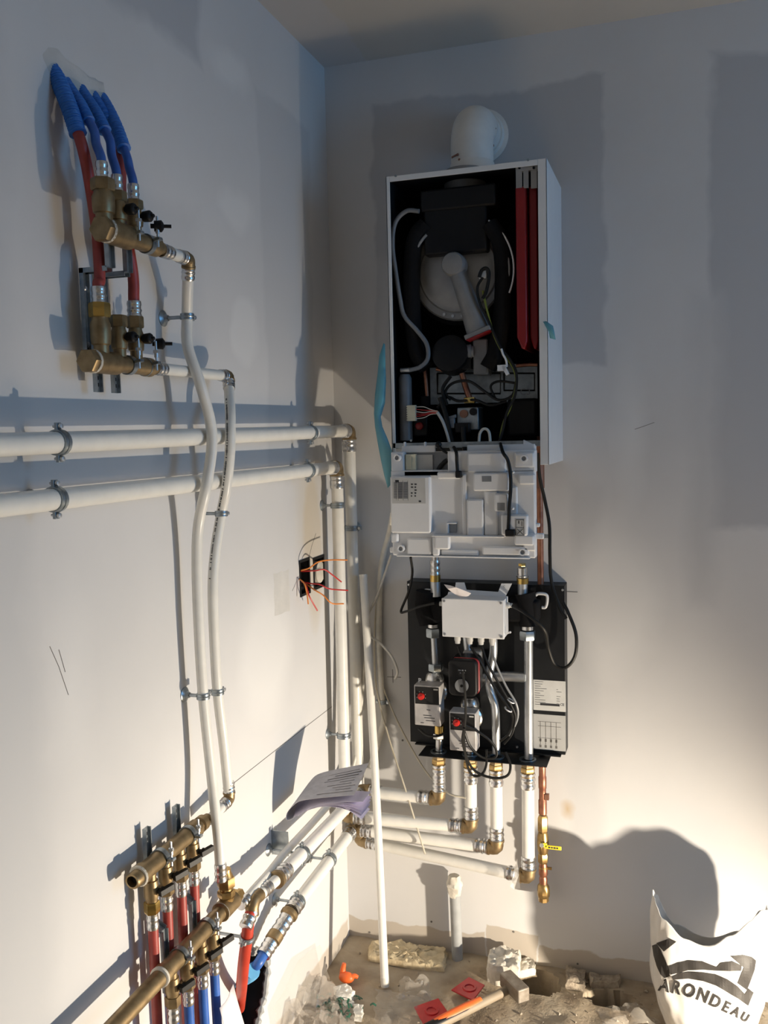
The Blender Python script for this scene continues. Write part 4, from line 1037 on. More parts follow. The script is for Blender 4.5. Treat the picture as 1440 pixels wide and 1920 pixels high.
# top stubs with press fittings
hp('stub', [(817, 1118), (816, 1090)], .0135, 'steel', smooth=False); hp('brass_tail', [(816, 1090), (816, 1078)], .0145, 'brass_bright', smooth=False)
c = B(816, 1078, .10); build('press_sleeve', sleeve_mb(c, EZ, .0118, .040), 'chrome', hs); hp('stub', [(816, 1062), (816, 1035)], .0105, 'chrome', smooth=False)
hp('stub', [(980, 1120), (980, 1092)], .0130, 'steel', smooth=False); hp('brass_tail', [(980, 1094), (980, 1084)], .0155, 'brass_bright', smooth=False)
c = B(979.5, 1082, .10); mb = MB(); mb.lathe(c, EZ, [(0, .0155), (.004, .016), (.005, .013), (.024, .0135), (.025, .011)], 18); build('sleeve', mb, 'chrome', hs)
c = B(979, 1062, .10); mb = MB(); mb.hexn(c, EZ, .008, .010); build('brass_cap', mb, 'brass_bright', hs)
# white hooks
for pts in ([(1004, 1116), (1010, 1113), (1024, 1115), (1026, 1125), (1023, 1138), (1016, 1139)], [(792, 1112), (797, 1107), (805, 1107), (815, 1109)]):
    hp('pipe_hook', pts, .0042, 'plastic_white', .075, 10)
# junction box
a, b = B(829, 1122, .185), B(945, 1198, .185)
mb = MB(); mb.bx(a.x, b.x, -.180, -.12, b.z, a.z); jb = build('junction_box', mb, 'plastic_white', hs, bevel=.0015)
mb = MB(); mb.bx(a.x - .001, b.x + .001, -.188, -.1805, b.z - .001, a.z + .001); build('lid', mb, 'plastic_white', jb, bevel=.002)
mb = MB()
for x in (a.x + .006, b.x - .006):
    for z in (a.z - .006, b.z + .006): mb.lathe((x, -.188, z), -EY, [(0, .0032), (.002, .0032), (.003, .0022)], 10)
build('lid_screw', mb, 'tube_grey', jb)
mb = MB(); q = [B(x, y, .14) for x, y in ((835, 1122), (945, 1122), (958, 1096), (938, 1096), (932, 1112), (872, 1108), (868, 1094), (852, 1094), (850, 1110), (838, 1112))]
mb.prism([V((p.x, -.125, p.z)) for p in q], (0, .003, 0)); build('mounting_bracket', mb, 'plastic_white', hs)
text_on('bracket_letter', 'C', .008, V((B(945, 1100, .13).x, -.126, B(945, 1100, .13).z)), EX, EZ, 'ink', hs)
for px in (858, 881, 902, 923):
    c = B(px, 1201, .17); mb = MB(); mb.lathe(V((c.x, -.170, b.z)), -EZ, [(0, .0085), (.013, .0085), (.015, .0070), (.021, .0065)], 12); build('cable_gland', mb, 'grey_label', jb)
for px, py, d in ((823, 1132, -EX), (953, 1135, EX)):
    x = a.x if d.x < 0 else b.x; mb = MB(); mb.lathe(V((x, -.15, B(px, py, .15).z)), d, [(0, .008), (.008, .008), (.010, .006), (.016, .006)], 12); build('cable_gland', mb, 'grey_label', jb)
mb = MB(); c = B(950, 1188, .17); mb.box(c, (.010, .0015, .002), ((EX + EZ * .4).normalized(), EY, EZ)); mb.sphere(c + V((.009, 0, .004)), .003, 8, 6); build('seal_tag', mb, 'plastic_white', jb)
# crumpled protective film left on the box
mb = MB(); random.seed(4); base = [B(x, y, .175) for x, y in ((833, 1094), (846, 1096), (858, 1105), (870, 1104), (886, 1110), (880, 1116), (866, 1120), (856, 1118), (842, 1104))]
pts = [q + V((0, -random.uniform(0, .02), random.uniform(-.002, .004))) for q in base]; c = sum(pts, V()) / len(pts) + V((0, -.015, .012))
mb.add(pts + [c], [(i, (i + 1) % 9, 9) for i in range(9)])
solo('crumpled_film', 'crumpled scrap of clear film on top of the white junction box', 'plastic scrap', mb, 'paper_plain', smooth=False)
# circulation pump
a, b = B(839, 1234, .20), B(897, 1308, .20); c = (a + b) / 2; w, h = (b.x - a.x) / 2, (a.z - b.z) / 2
def rrect(cx_, cz_, w, h, r, y, n=6):
    out = []
    for sx, sz, a0 in ((1, 1, 0), (-1, 1, 90), (-1, -1, 180), (1, -1, 270)):
        for k in range(n):
            t = math.radians(a0 + 90 * k / (n - 1)); out.append(V((cx_ + sx * (w - r) + r * math.cos(t), y, cz_ + sz * (h - r) + r * math.sin(t))))
    return out
mb = MB(); mb.prism(rrect(c.x, c.z, w * .94, h * .96, .014, -.205), (0, .075, 0)); pump = build('pump_head', mb, 'black_plastic', hs, bevel=.004)
mb = MB(); mb.prism(rrect(c.x + .0025, c.z + .001, w * .955, h * .965, .015, -.186), (0, .008, 0)); build('red_rim', mb, 'red_paint', pump, bevel=.003)
mb = MB(); dc = V((c.x - .001, -.209, c.z - .018)); mb.lathe(dc, -EY, [(0, .0175), (.003, .0175), (.003, .003)], 28); build('dial', mb, 'tube_grey', pump)
mb = MB(); mb.lathe(dc - EY * .003, -EY, [(0, .0035), (.002, .0035)], 12); build('dial_centre', mb, 'black_plastic', pump)
mb = MB(); mb.cyl((c.x + .005, -.16, c.z - .005), (c.x + .005, -.07, c.z - .005), .026, 22); mb.bx(c.x - .018, c.x + .03, -.12, -.07, c.z - .05, c.z + .05); build('pump_volute', mb, 'alu_cast', hs, bevel=.004)
mb = MB()
for dx, dz, ww in ((-.006, .022, .006), (.002, .022, .0035), (.009, .022, .002), (-.004, .015, .003), (.004, .016, .005)): mb.box((c.x + dx, -.2095, c.z + dz), (ww * .6, .0003, .0016))
build('pump_marking', mb, 'tube_grey', pump, smooth=False)
# two mixing valve actuators
def actuator(x0, y0, x1, y1, s, nm):
    a, b = B(x0, y0, s), B(x1, y1, s); cz = (a.z + b.z) / 2
    mb = MB(); mb.bx(a.x, b.x, -s, -s + .045, b.z, a.z); act = build('valve_actuator', mb, 'actuator_face', hs, bevel=.0025)
    zt = a.z - (a.z - b.z) * .46
    mb = MB(); mb.bx(a.x + .003, b.x - .003, -s - .0012, -s - .0002, zt, a.z - .004); build('dark_scale', mb, 'label_dark', act)
    k = V((a.x + (b.x - a.x) * .28, -s - .001, zt + (a.z - zt) * .42)); mb = MB(); mb.lathe(k, -EY, [(0, .0095), (.006, .0085), (.007, .006)], 20); mb.box(k - EY * .007, (.0065, .002, .002), ((EX + EZ * .5).normalized(), EY, EZ)); build('red_knob', mb, 'red_knob', act)
    mb = MB()
    for i in range(6): w = math.radians(-20 + 44 * i); mb.box(k + V((math.cos(w) * .0125, -.0004, math.sin(w) * .0125)), (.0008, .0002, .0008))
    mb.box((b.x - .011, -s - .0014, a.z - .009), (.006, .0003, .0018)); build('scale_print', mb, 'grey_label', act, smooth=False)
    mb = MB()
    for fx, fz, ww in ((.55, .60, .07), (.5, .74, .16), (.58, .80, .20), (.62, .87, .18), (.3, .93, .06)): mb.box((a.x + (b.x - a.x) * fx, -s - .0003, a.z - (a.z - b.z) * fz), ((b.x - a.x) * ww, .0003, .0008))
    build('face_print', mb, 'ink', act, smooth=False)
    # valve body behind and above
    xm = (a.x + b.x) / 2
    mb = MB(); mb.lathe((xm + .008, -s + .05, a.z - .03), -EY, [(-.03, .030), (0, .034), (.004, .03)], 22); mb.lathe((xm + .004, -.10, a.z - .02), EZ, [(0, .022), (.02, .026), (.035, .022), (.04, .016)], 20); build('valve_body', mb, 'chrome', hs)
    return a, b
a, b = actuator(776, 1284, 826, 1363, .165, 'l')
text_on('casting_letter', 'P', .016, V((B(788, 1275, .135).x, -.140, B(788, 1275, .135).z)), EX, EZ, 'plastic_white', hs, bold=.0006)
actuator(842, 1334, 893, 1411, .172, 'r')
# rating labels on the plate
def sticker(x0, y0, x1, y1, m, nm):
    a, b = B(x0, y0, SP), B(x1, y1, SP); mb = MB(); mb.bx(a.x, b.x, -SP - .0008, -SP, b.z, a.z); return build(nm, mb, m, hs), a, b
s1, a, b = sticker(1000, 1274, 1061, 1335, 'label_white', 'rating_label'); mb = MB(); random.seed(9)
for i in range(11):
    z = a.z - .005 - i * .0062; mb.bx(a.x + .004, a.x + .004 + random.uniform(.012, .034), -SP - .0012, -SP - .0008, z, z + .0008)
    if i in (3, 4, 6, 7, 8, 9): mb.bx(b.x - .024, b.x - .024 + random.uniform(.004, .014), -SP - .0012, -SP - .0008, z, z + .0008)
mb.bx(a.x + .018, b.x - .016, -SP - .0012, -SP - .0008, b.z + .014, b.z + .020)
build('label_print', mb, 'ink', s1, smooth=False)
text_on('ce_mark', 'CE', .009, V((b.x - .009, -SP - .0009, b.z + .019)), EX, EZ, 'ink', s1)
s2, a, b = sticker(1000, 1338, 1061, 1409, 'grey_label', 'diagram_label'); mb = MB(); yy0, yy1 = -SP - .0012, -SP - .0008
for i in range(4):
    x = a.x + .018 + i * .014; mb.bx(x, x + .001, yy0, yy1, b.z + .014, a.z - .02); mb.bx(x - .002, x + .003, yy0, yy1, b.z + .022, b.z + .030); mb.bx(x - .002, x + .003, yy0, yy1, b.z + .006, b.z + .013)
for z in (a.z - .02, a.z - .032, b.z + .032): mb.bx(a.x + .012, b.x - .012, yy0, yy1, z, z + .0008)
build('label_print', mb, 'pencil', s2, smooth=False)
for px, py in ((764, 1096), (1052, 1106), (967, 1400)): c = B(px, py, SP); mb = MB(); mb.lathe((c.x + .004, -SP, c.z), -EY, [(0, .0035), (.003, .003)], 10); build('screw', mb, 'steel', hs)
# black leads of the station
def lead(pts, r=.0034, m='rubber', s=.19, parent=hs, name='black_lead'):
    mb = MB(); mb.tube(cr([B(p[0], p[1], p[2] if len(p) > 2 else s) for p in pts], 8), r, 8); return build(name, mb, m, parent)
lead([(770, 1045, .16), (773, 1075, .13), (766, 1110, .10), (752, 1145, .10), (760, 1147, .12), (785, 1138, .14), (815, 1131, .15)])
lead([(958, 1135, .15), (985, 1150, .17), (1020, 1180, .16), (1028, 1215, .12), (1040, 1245, .10), (1060, 1252, .10), (1078, 1230, .10), (1080, 1190, .10), (1066, 1150, .09), (1056, 1130, .08)], .0044)
lead([(859, 1212, .15), (863, 1225, .16), (866, 1235, .18)]); lead([(868, 1260, .215), (872, 1300, .215), (873, 1340, .205), (870, 1390, .20), (878, 1440, .18), (890, 1455, .17), (905, 1450, .17), (912, 1432, .16), (912, 1405, .15)])
lead([(882, 1212, .15), (900, 1240, .16), (925, 1285, .15), (955, 1330, .14), (962, 1350, .13), (955, 1375, .13), (938, 1390, .13)])
lead([(903, 1212, .15), (915, 1245, .16), (940, 1290, .15), (958, 1322, .14), (966, 1345, .13), (960, 1375, .13), (945, 1395, .13)])
lead([(923, 1212, .15), (928, 1240, .16), (948, 1285, .15), (968, 1320, .14), (970, 1348, .13), (955, 1380, .13)], .003, 'tube_grey')
lead([(872, 1360, .20), (890, 1368, .19), (915, 1385, .18), (930, 1405, .17), (928, 1420, .17), (905, 1420, .18), (882, 1400, .19), (870, 1370, .20)])
lead([(870, 1365, .21), (868, 1395, .20), (885, 1440, .18), (920, 1458, .17), (950, 1455, .16), (957, 1435, .15), (948, 1410, .14)])
lead([(785, 1366, .14), (800, 1378, .15), (820, 1380, .15), (838, 1372, .14)])
for px, py in ((958, 1314), (953, 1330)): mb = MB(); mb.torus(B(px, py, .142), V((.5, 0, .8)), .010, .0018, 18, 6); build('cable_tie', mb, 'plastic_white', hs)

# ---------------------------------------------------------------- copper gas line
gas = thing('gas_pipe', 'copper gas pipe right of the white pipes with brass valve and yellow lever', 'pipe', tuple(B(1021, 1697, .04)))
def gs(px, py): q = B(px, py, .04); return V((.5865, -.04, q.z))
mb = MB(); mb.tube([V((.5865, -.04, 1.48)), gs(1013, 1240)], .0085, 14); build('pipe_section', mb, 'copper', gas)
mb = MB(); mb.tube([gs(1013, 1240), gs(1015, 1480)], .0085, 14); build('pipe_section', mb, 'copper', gas)
mb = MB(); mb.tube([gs(1015, 865), gs(1013, 915)], .0125, 14); build('dark_socket', mb, 'copper_dark', gas)
def gl(name, py0, py1, prof, m, n=16):
    a, b = gs(1016, py0), gs(1016, py1); ln = a.z - b.z; mb = MB(); mb.lathe(a, -EZ, [(t * ln, r) for t, r in prof], n); return build(name, mb, m, gas)
gl('solder_fitting', 1437, 1525, [(0, .0095), (.2, .0095), (.22, .011), (.45, .011), (.47, .0098), (.7, .0098), (.72, .0115), (1, .0115)], 'copper')
gl('valve_nut', 1528, 1560, [(0, .011), (.15, .0145), (.85, .0145), (1, .012)], 'brass', 6)
gl('valve_body', 1560, 1600, [(0, .012), (.2, .015), (.5, .0165), (.8, .015), (1, .012)], 'brass')
gl('valve_nut', 1598, 1618, [(0, .012), (.2, .0145), (.8, .0145), (1, .011)], 'brass', 6)
gl('solder_fitting', 1616, 1660, [(0, .0095), (.3, .0125), (.5, .0125), (.6, .0095), (.7, .0115), (1, .0105)], 'copper')
gl('end_union', 1655, 1690, [(0, .0105), (.15, .016), (.5, .0175), (.7, .0165), (.75, .014), (.95, .0145), (1, .011)], 'brass', 8)
c = gs(1018, 1578); mb = MB(); mb.box(c + V((.030, -.020, -.004)), (.022, .0015, .0055)); mb.box(c + V((.004, -.020, .000)), (.010, .0015, .006)); lv = build('lever', mb, 'yellow', gas, bevel=.002)
mb = MB()
for i, ww in enumerate((.0028, .0022, .003, .0024)): mb.box(c + V((.020 + i * .007, -.0217, -.004)), (ww, .0002, .0022))
build('lever_print', mb, 'ink', lv, smooth=False)
mb = MB(); mb.cyl(c, c + V((0, -.024, 0)), .006, 12); build('valve_stem', mb, 'steel', gas)
c = gs(1018, 1492); mb = MB(); mb.box(c + V((.012, -.004, 0)), (.006, .006, .0075)); build('pipe_clip', mb, 'copper_dark', gas)
c = gs(1014, 1005); mb = MB(); mb.band(c, EZ, .009, .010, .002, 18); mb.box(c + V((.015, 0, 0)), (.006, .004, .005)); build('pipe_clip', mb, 'zinc', gas)
mb = MB(); mb.band(gs(1020, 1627) + V((0, 0, 0)), EZ, .010, .008, .002, 18); mb.box(gs(1020, 1627) + V((.017, 0, 0)), (.006, .003, .003)); build('pipe_clip', mb, 'brass', gas)
# long black cable from the boiler to the station
mb = MB(); mb.tube(cr([B(x, y, s) for x, y, s in ((1008, 850, .12), (1012, 895, .10), (1022, 940, .08), (1030, 985, .075), (1031, 1040, .075), (1034, 1090, .072), (1050, 1140, .085), (1062, 1160, .09))], 8), .0044, 10)
solo('black_cable', 'black cable hanging from the boiler beside the copper pipe to the plate', 'cable', mb, 'rubber')
# clear tag on the lowest elbow
mb = MB(); q = [B(x, y, .135) for x, y in ((964, 1632), (970, 1608), (973, 1640), (976, 1664), (964, 1668), (957, 1660))]
mb.add([p + V((0, -.006 * (i % 2), 0)) for i, p in enumerate(q)], [(0, 1, 2), (0, 2, 5), (2, 3, 4), (2, 4, 5)])
solo('clear_tag', 'small clear plastic tag hanging at the rightmost lower pipe elbow', 'plastic tag', mb, 'clear_label', smooth=False)
# drain pipe
dp = thing('drain_pipe', 'short grey drain pipe rising from the floor at the back wall, plaster on top', 'pipe', tuple(B(858, 1797, .035)))
a, b = B(852, 1648, .034), B(858, 1800, .034); mb = MB(); mb.tube([a, V(((a.x + b.x) / 2, -.034, (a.z + b.z) / 2)), V((b.x, -.034, -.03))], .0155, 20); build('pipe_section', mb, 'drain_grey', dp)
mb = MB(); random.seed(2)
vs = []; 
for i in range(12):
    for k in range(14):
        w = 2 * PI * k / 14; t = i / 11
        r = .020 * (0.75 + .35 * math.sin(t * PI)) * (1 + .25 * noise.noise(V((math.cos(w) * 2, math.sin(w) * 2, t * 6))))
        vs.append(V((a.x + r * math.cos(w), -.036 + r * .95 * math.sin(w) * (1 if math.sin(w) < 0 else .9), a.z + .012 - t * .062)))
mb.add(vs, [(i * 14 + k, i * 14 + (k + 1) % 14, (i + 1) * 14 + (k + 1) % 14, (i + 1) * 14 + k) for i in range(11) for k in range(14)] + [tuple(range(14))])
build('plaster_lump', mb, 'plaster', dp)
# loose pipe
lb = G(722, 1853, 0); lb.z = 0.006; lt = B(681, 1077, .055)
t = thing('loose_pipe', 'long loose white pipe leaning upright in the corner, standing on the floor', 'pipe', tuple(lb))
mb = MB(); mid = (lb + lt) / 2 + V((.004, 0, 0)); pth = cr([lb, mid, lt], 10); mb.tube(pth, .0112, 18); build('pipe_section', mb, 'pipe_white', t)
mb = MB(); d = (pth[1] - pth[0]).normalized(); mb.lathe(lb + d * .0005, d, [(0, .0114), (.022, .0116), (.024, .0112)], 18); build('pipe_end', mb, 'cable_white', t)

# ================================================================== CABLES ON THE BACK WALL
def cable(name, label, pts, r, m, n=10):
    mb = MB(); mb.tube(cr([B(*p) for p in pts], 9), r, n); return solo(name, label, 'cable', mb, m)
cable('white_cable', 'thick pale sleeve of cables hanging from the boiler down the back wall', [(738, 960, .16), (730, 1000, .06), (718, 1045, .018), (712, 1100, .014), (711, 1200, .013), (716, 1300, .013), (720, 1345, .014), (708, 1395, .02), (694, 1440, .04)], .0085, 'cable_white', 12)
cable('white_cable', 'thin white cable looping right and ending in free air beside the black plate', [(734, 1040, .06), (722, 1075, .03), (706, 1120, .03), (692, 1148, .045), (687, 1170, .050), (693, 1190, .050), (715, 1208, .055), (735, 1232, .06), (745, 1258, .06), (741, 1273, .055)], .0036, 'cable_white')
cable('cord', 'beige cord hanging from the cables and lying over the lowest white pipe', [(706, 1130, .012), (702, 1200, .012), (706, 1290, .016), (728, 1380, .05), (760, 1480, .105), (786, 1565, .125), (797, 1601, .128)], .0026, 'cable_beige', 8)
cable('cord', 'beige cord slanting past the plate corner to the second vertical pipe', [(714, 1110, .012), (708, 1200, .012), (714, 1270, .013), (735, 1330, .02), (770, 1400, .05), (805, 1455, .09), (840, 1487, .124), (873, 1496, .126)], .0026, 'cable_beige', 8)
cable('white_cable', 'pale curved cable in the corner behind the loose pipe', [(690, 1190, .02), (682, 1260, .02), (676, 1340, .025), (668, 1410, .045), (660, 1445, .06)], .0050, 'cable_white')
clamp('small steel clamp on the pale cable sleeve on the back wall', B(718, 1316, .0135), EZ, .0085, -EY, .0135, side=EX, two=True)

# ================================================================== WIRING BOXES
def wbox(label, rc, ring):
    (y0, z0), (y1, z1) = rc[0], rc[2]; t = thing('wiring_box', label, 'wiring box', (0, (y0 + y1) / 2, z0))
    mb = MB(); q = [(y0, z0), (y1, z0), (y1, z1), (y0, z1)]
    mb.add([(0.0, a, b) for a, b in q] + [(-.045, a, b) for a, b in q], [(0, 1, 5, 4), (1, 2, 6, 5), (2, 3, 7, 6), (3, 0, 4, 7), (4, 5, 6, 7)]); build('box', mb, 'black_plastic', t)
    mb = MB(); w = .006
    for a0, a1, b0, b1 in ((y0 - w, y1 + w, z1 - .001, z1 + w), (y0 - w, y1 + w, z0 - w, z0 + .001), (y0 - w, y0 + .001, z0, z1), (y1 - .001, y1 + w, z0, z1)): mb.bx(0.0, .002, a0, a1, b0, b1)
    if ring:
        mb.lathe((-.004, (y0 + y1) / 2, (z0 + z1) / 2), EX, [(0, .034), (.004, .034), (.004, .028), (0, .028)], 28, caps=False)
    build('rim', mb, 'black_plastic', t); return t
w1 = wbox('black wiring box in the left wall with the bundle of orange and red wires', eb1, False)
mb = MB(); random.seed(8)
for i in range(12): y = random.uniform(eb1[0][0], eb1[1][0]); z = random.uniform(eb1[0][1], eb1[2][1]); mb.box((-.012 - random.random() * .01, y, z), (.004, .008, .004))
build('terminal_insert', mb, 'casing_inner', w1)
w2 = wbox('black wiring box nearest the corner with a round white disc showing inside', eb2, False)
cy_, cz_ = (eb2[0][0] + eb2[1][0]) / 2 + .016, (eb2[0][1] + eb2[2][1]) / 2 - .002
mb = MB(); mb.lathe((-.030, cy_, cz_), EX, [(0, .030), (.028, .030), (.030, .027)], 24); build('white_disc', mb, 'plaster', w2)
WIRES = [('wire_orange', [(567, 1072, 0), (578, 1066, .03), (596, 1054, .05), (620, 1050, .07), (651, 1050, .09)], 'orange wire sticking straight out above the others'),
 ('wire_red', [(567, 1072, 0), (590, 1070, .04), (608, 1068, .06), (622, 1077, .07), (640, 1091, .08)], 'red wire arching out of the wiring box, upper of the two red ones'),
 ('wire_red', [(572, 1090, 0), (582, 1094, .02), (600, 1096, .05), (618, 1104, .07), (652, 1107, .09)], 'red wire reaching farthest right below the box'),
 ('wire_orange', [(576, 1088, 0), (590, 1106, .03), (606, 1116, .05), (622, 1131, .07), (644, 1132, .085)], 'orange wire curling down right of the box'),
 ('wire_orange', [(567, 1082, 0), (569, 1092, .02), (575, 1110, .03), (578, 1133, .035)], 'short orange wire hanging down from the box'),
 ('wire_red', [(568, 1082, 0), (572, 1095, .02), (580, 1118, .035), (595, 1145, .045)], 'red wire hanging lowest from the box')]
for m, pts, lab in WIRES:
    mb = MB(); q = [L(*p) for p in pts]; q[0].x = -.02; mb.tube(cr(q, 8), .0019, 7); solo('wire', lab, 'wire', mb, m, group='wires from the wiring box')

# ================================================================== FOLDED PAPERS
y0 = .50
top_f = [(686, 1488), (660, 1491), (620, 1494), (585, 1497), (562, 1502), (548, 1512), (538, 1524), (536, 1534), (541, 1538), (550, 1535), (562, 1526)]
pap = thing('folded_papers', 'folded sheaf of pale lilac printed papers lying on the low wall pipes', 'papers', tuple(B(600, 1525, y0)))
def sheet(name, prof, dy, m, tilt=0.0, w=.0008, skew=0.0):
    c = cr([B(x, y, y0) for x, y in prof], 6); mb = MB(); n = len(c); vs = []
    for off in (0, w):
        for j in range(5):
            f = j / 4
            for i, q in enumerate(c):
                k = i / (n - 1)
                vs.append(q + V((skew * f * (1 - k), dy * f * (1 - .4 * k), tilt * f * (1 - k) - off)))
    N = 5 * n; fs = []
    for s in (0, N):
        for j in range(4):
            for i in range(n - 1): fs.append((s + j * n + i, s + j * n + i + 1, s + (j + 1) * n + i + 1, s + (j + 1) * n + i))
    for i in range(n - 1): fs.append((i, i + 1, N + i + 1, N + i)); fs.append((4 * n + i, 4 * n + i + 1, N + 4 * n + i + 1, N + 4 * n + i))
    mb.add(vs, fs); return build(name, mb, m, pap)
sheet('cover_sheet', [(664, 1490), (630, 1493), (590, 1497), (562, 1502), (548, 1512), (538, 1524), (536, 1534), (541, 1538), (550, 1534), (566, 1523)], .17, 'paper_print', .012, .0008, -.022)
sheet('sheet', [(566, 1523), (590, 1514), (620, 1512), (650, 1518), (676, 1530)], .10, 'paper', 0, .0008, -.03)
for i, (dy, e) in enumerate(((0, (678, 1536)), (.004, (679, 1526)), (.006, (680, 1519)), (.01, (681, 1512)), (.012, (680, 1503)))):
    sheet('sheet', [(550 + i * 3, 1533 - i), (575 + i, 1520 - i), (605, 1512 - i), (640, 1512 - i * 2), (e[0], e[1])], .10, 'paper', 0, .0006, -.03)
# printed lines on the cover
mb = MB(); random.seed(6)
cov = cr([B(x, y, y0) for x, y in [(664, 1490), (630, 1493), (590, 1497), (562, 1502)]], 10)
for j in range(9):
    f = .12 + j * .09
    i0 = random.randint(2, 5); i1 = random.randint(14, 24)
    seg = [cov[i] + V((-.022 * f * (1 - i / 55), .17 * f * (1 - .4 * i / 55), .012 * f * (1 - i / 55) + .0012)) for i in range(i0, i1, 2)]
    mb.ribbon(seg, EY, .0035 if j in (6, 7) else .0016, .0003)
build('printed_text', mb, 'pencil', pap, smooth=False)
# sheet of paper at the bottom edge, below the tee
mb = MB(); q = [L(412, 1890, .10), L(441, 1846, .085), L(458, 1925, .085), L(430, 1990, .10)]
vs = []
for j in range(5):
    for i in range(5):
        a = q[0].lerp(q[1], i / 4); b = q[3].lerp(q[2], i / 4); c = a.lerp(b, j / 4); vs.append(c + V((.004 * math.sin(i * 1.2 + j * .5), 0, 0)))
mb.add(vs, [(j * 5 + i, j * 5 + i + 1, (j + 1) * 5 + i + 1, (j + 1) * 5 + i) for j in range(4) for i in range(4)])
o = solo('paper_sheet', 'blank pale pink sheet of paper at the picture bottom beside the red pipe', 'paper', mb, 'paper_plain'); sm = o.modifiers.new('thick', 'SOLIDIFY'); sm.thickness = .0008

# ================================================================== BLUE PROTECTIVE FILM
def strip_film(label, rows):
    mb = MB(); vs = []
    n = len(rows)
    for (x0, y0_, x1, y1, s, bulge) in rows:
        a, b = B(x0, y0_, s), B(x1, y1, s)
        for k in range(5):
            t = k / 4; c = a.lerp(b, t); vs.append(c + V((0, -bulge * math.sin(PI * t), 0)))
    mb.add(vs, [(i * 5 + k, i * 5 + k + 1, (i + 1) * 5 + k + 1, (i + 1) * 5 + k) for i in range(n - 1) for k in range(4)])
    o = solo('protective_film', label, 'film strip', mb, 'blue_film'); sm = o.modifiers.new('thick', 'SOLIDIFY'); sm.thickness = .0006
strip_film('long strip of turquoise protective film hanging along the boiler left side', [(719, 643, 722, 646, .272, 0), (711, 668, 723, 690, .274, .004), (708, 700, 724, 715, .276, .006), (703, 740, 722, 755, .280, .007), (701, 775, 714, 782, .285, .006), (703, 800, 717, 800, .290, .005), (708, 830, 727, 823, .288, .006), (714, 862, 735, 845, .280, .006), (720, 890, 735, 875, .275, .005), (727, 915, 732, 910, .272, 0)])
strip_film('small turquoise scrap of protective film on the boiler right side', [(1018, 603, 1024, 602, .276, 0), (1023, 612, 1037, 611, .279, .003), (1029, 622, 1039, 620, .281, .003), (1031, 634, 1042, 637, .278, 0)])

# ================================================================== THINGS ON THE FLOOR
def lump(name, label, cat, poly, h, m, seed=0, amp=.35, freq=40, group=None, z0=-.004, flat=.6):
    """broken slab: outline of floor points, rough top"""
    poly = [V(q) for q in poly]; c = sum(poly, V()) / len(poly); pts = []
    n = len(poly)
    for i in range(n):
        for k in range(9):
            q = poly[i].lerp(poly[(i + 1) % n], k / 9); pts.append(q)
    N = len(pts); rings = [(1.0, 0.0), (1.02, .35), (.99, .75), (.95, .95), (.88, 1.0), (.8, 1.0), (.7, 1.0), (.6, 1.0), (.5, 1.0), (.4, 1.0), (.3, 1.0), (.2, 1.0), (.1, 1.0)]
    vs = []
    for f, hh in rings:
        for q in pts:
            p = c + (q - c) * f; nz = noise.noise(V((p.x * freq + seed, p.y * freq, hh * 3))); nz2 = noise.noise(V((p.x * freq * 2.5, p.y * freq * 2.5 + seed, hh * 6)))
            vs.append(V((p.x + .006 * nz2 * (hh > 0), p.y + .006 * nz * (hh > 0), z0 + h * hh * (1 + amp * nz + amp * .5 * nz2))))
    vs.append(V((c.x, c.y, z0 + h)))
    fs = [(r * N + k, r * N + (k + 1) % N, (r + 1) * N + (k + 1) % N, (r + 1) * N + k) for r in range(len(rings) - 1) for k in range(N)]
    e = len(vs) - 1; r = len(rings) - 1
    fs += [(r * N + k, r * N + (k + 1) % N, e) for k in range(N)]
    fs.append(tuple(range(N - 1, -1, -1)))
    mb = MB(); mb.add(vs, fs); return solo(name, label, cat, mb, m, group, angle=50)
def GP(*px): return [G(x, y, 0) for x, y in px]
lump('plaster_slab', 'long broken slab of yellowish plaster lying along the back wall', 'plaster', GP((694, 1776), (745, 1772), (800, 1782), (838, 1789), (832, 1822), (790, 1818), (735, 1808), (690, 1800)), .020, 'plaster_yellow', 1, .45, 70)
lump('plaster_block', 'white broken plaster block standing beside the hammer head', 'plaster', GP((916, 1812), (950, 1806), (976, 1815), (972, 1850), (930, 1846), (914, 1838)), .055, 'plaster', 3, .25)
lump('rubble_piece', 'low grey-white rubble piece between plaster block and first floor pit', 'rubble', GP((968, 1806), (1000, 1808), (1004, 1826), (976, 1832)), .022, 'plaster', 5)
lump('rubble_piece', 'brown rubble piece between the two floor pits', 'rubble', GP((1062, 1822), (1098, 1828), (1096, 1856), (1062, 1852)), .020, 'stone', 7)
lump('rubble_piece', 'brown rubble piece above the second floor pit', 'rubble', GP((1105, 1832), (1165, 1838), (1160, 1852), (1108, 1850)), .018, 'stone', 9)
lump('foam_piece', 'largest rounded white foam piece in the litter', 'foam', GP((626, 1862), (650, 1858), (666, 1868), (658, 1884), (630, 1884)), .026, 'foam_white', 11, .15)
lump('foam_piece', 'small white foam piece below the largest one', 'foam', GP((642, 1884), (664, 1886), (662, 1898), (644, 1896)), .02, 'foam_white', 13, .15)
lump('foam_piece', 'small white foam piece nearest the picture bottom', 'foam', GP((664, 1895), (680, 1898), (678, 1914), (664, 1912)), .022, 'foam_white', 15, .15)
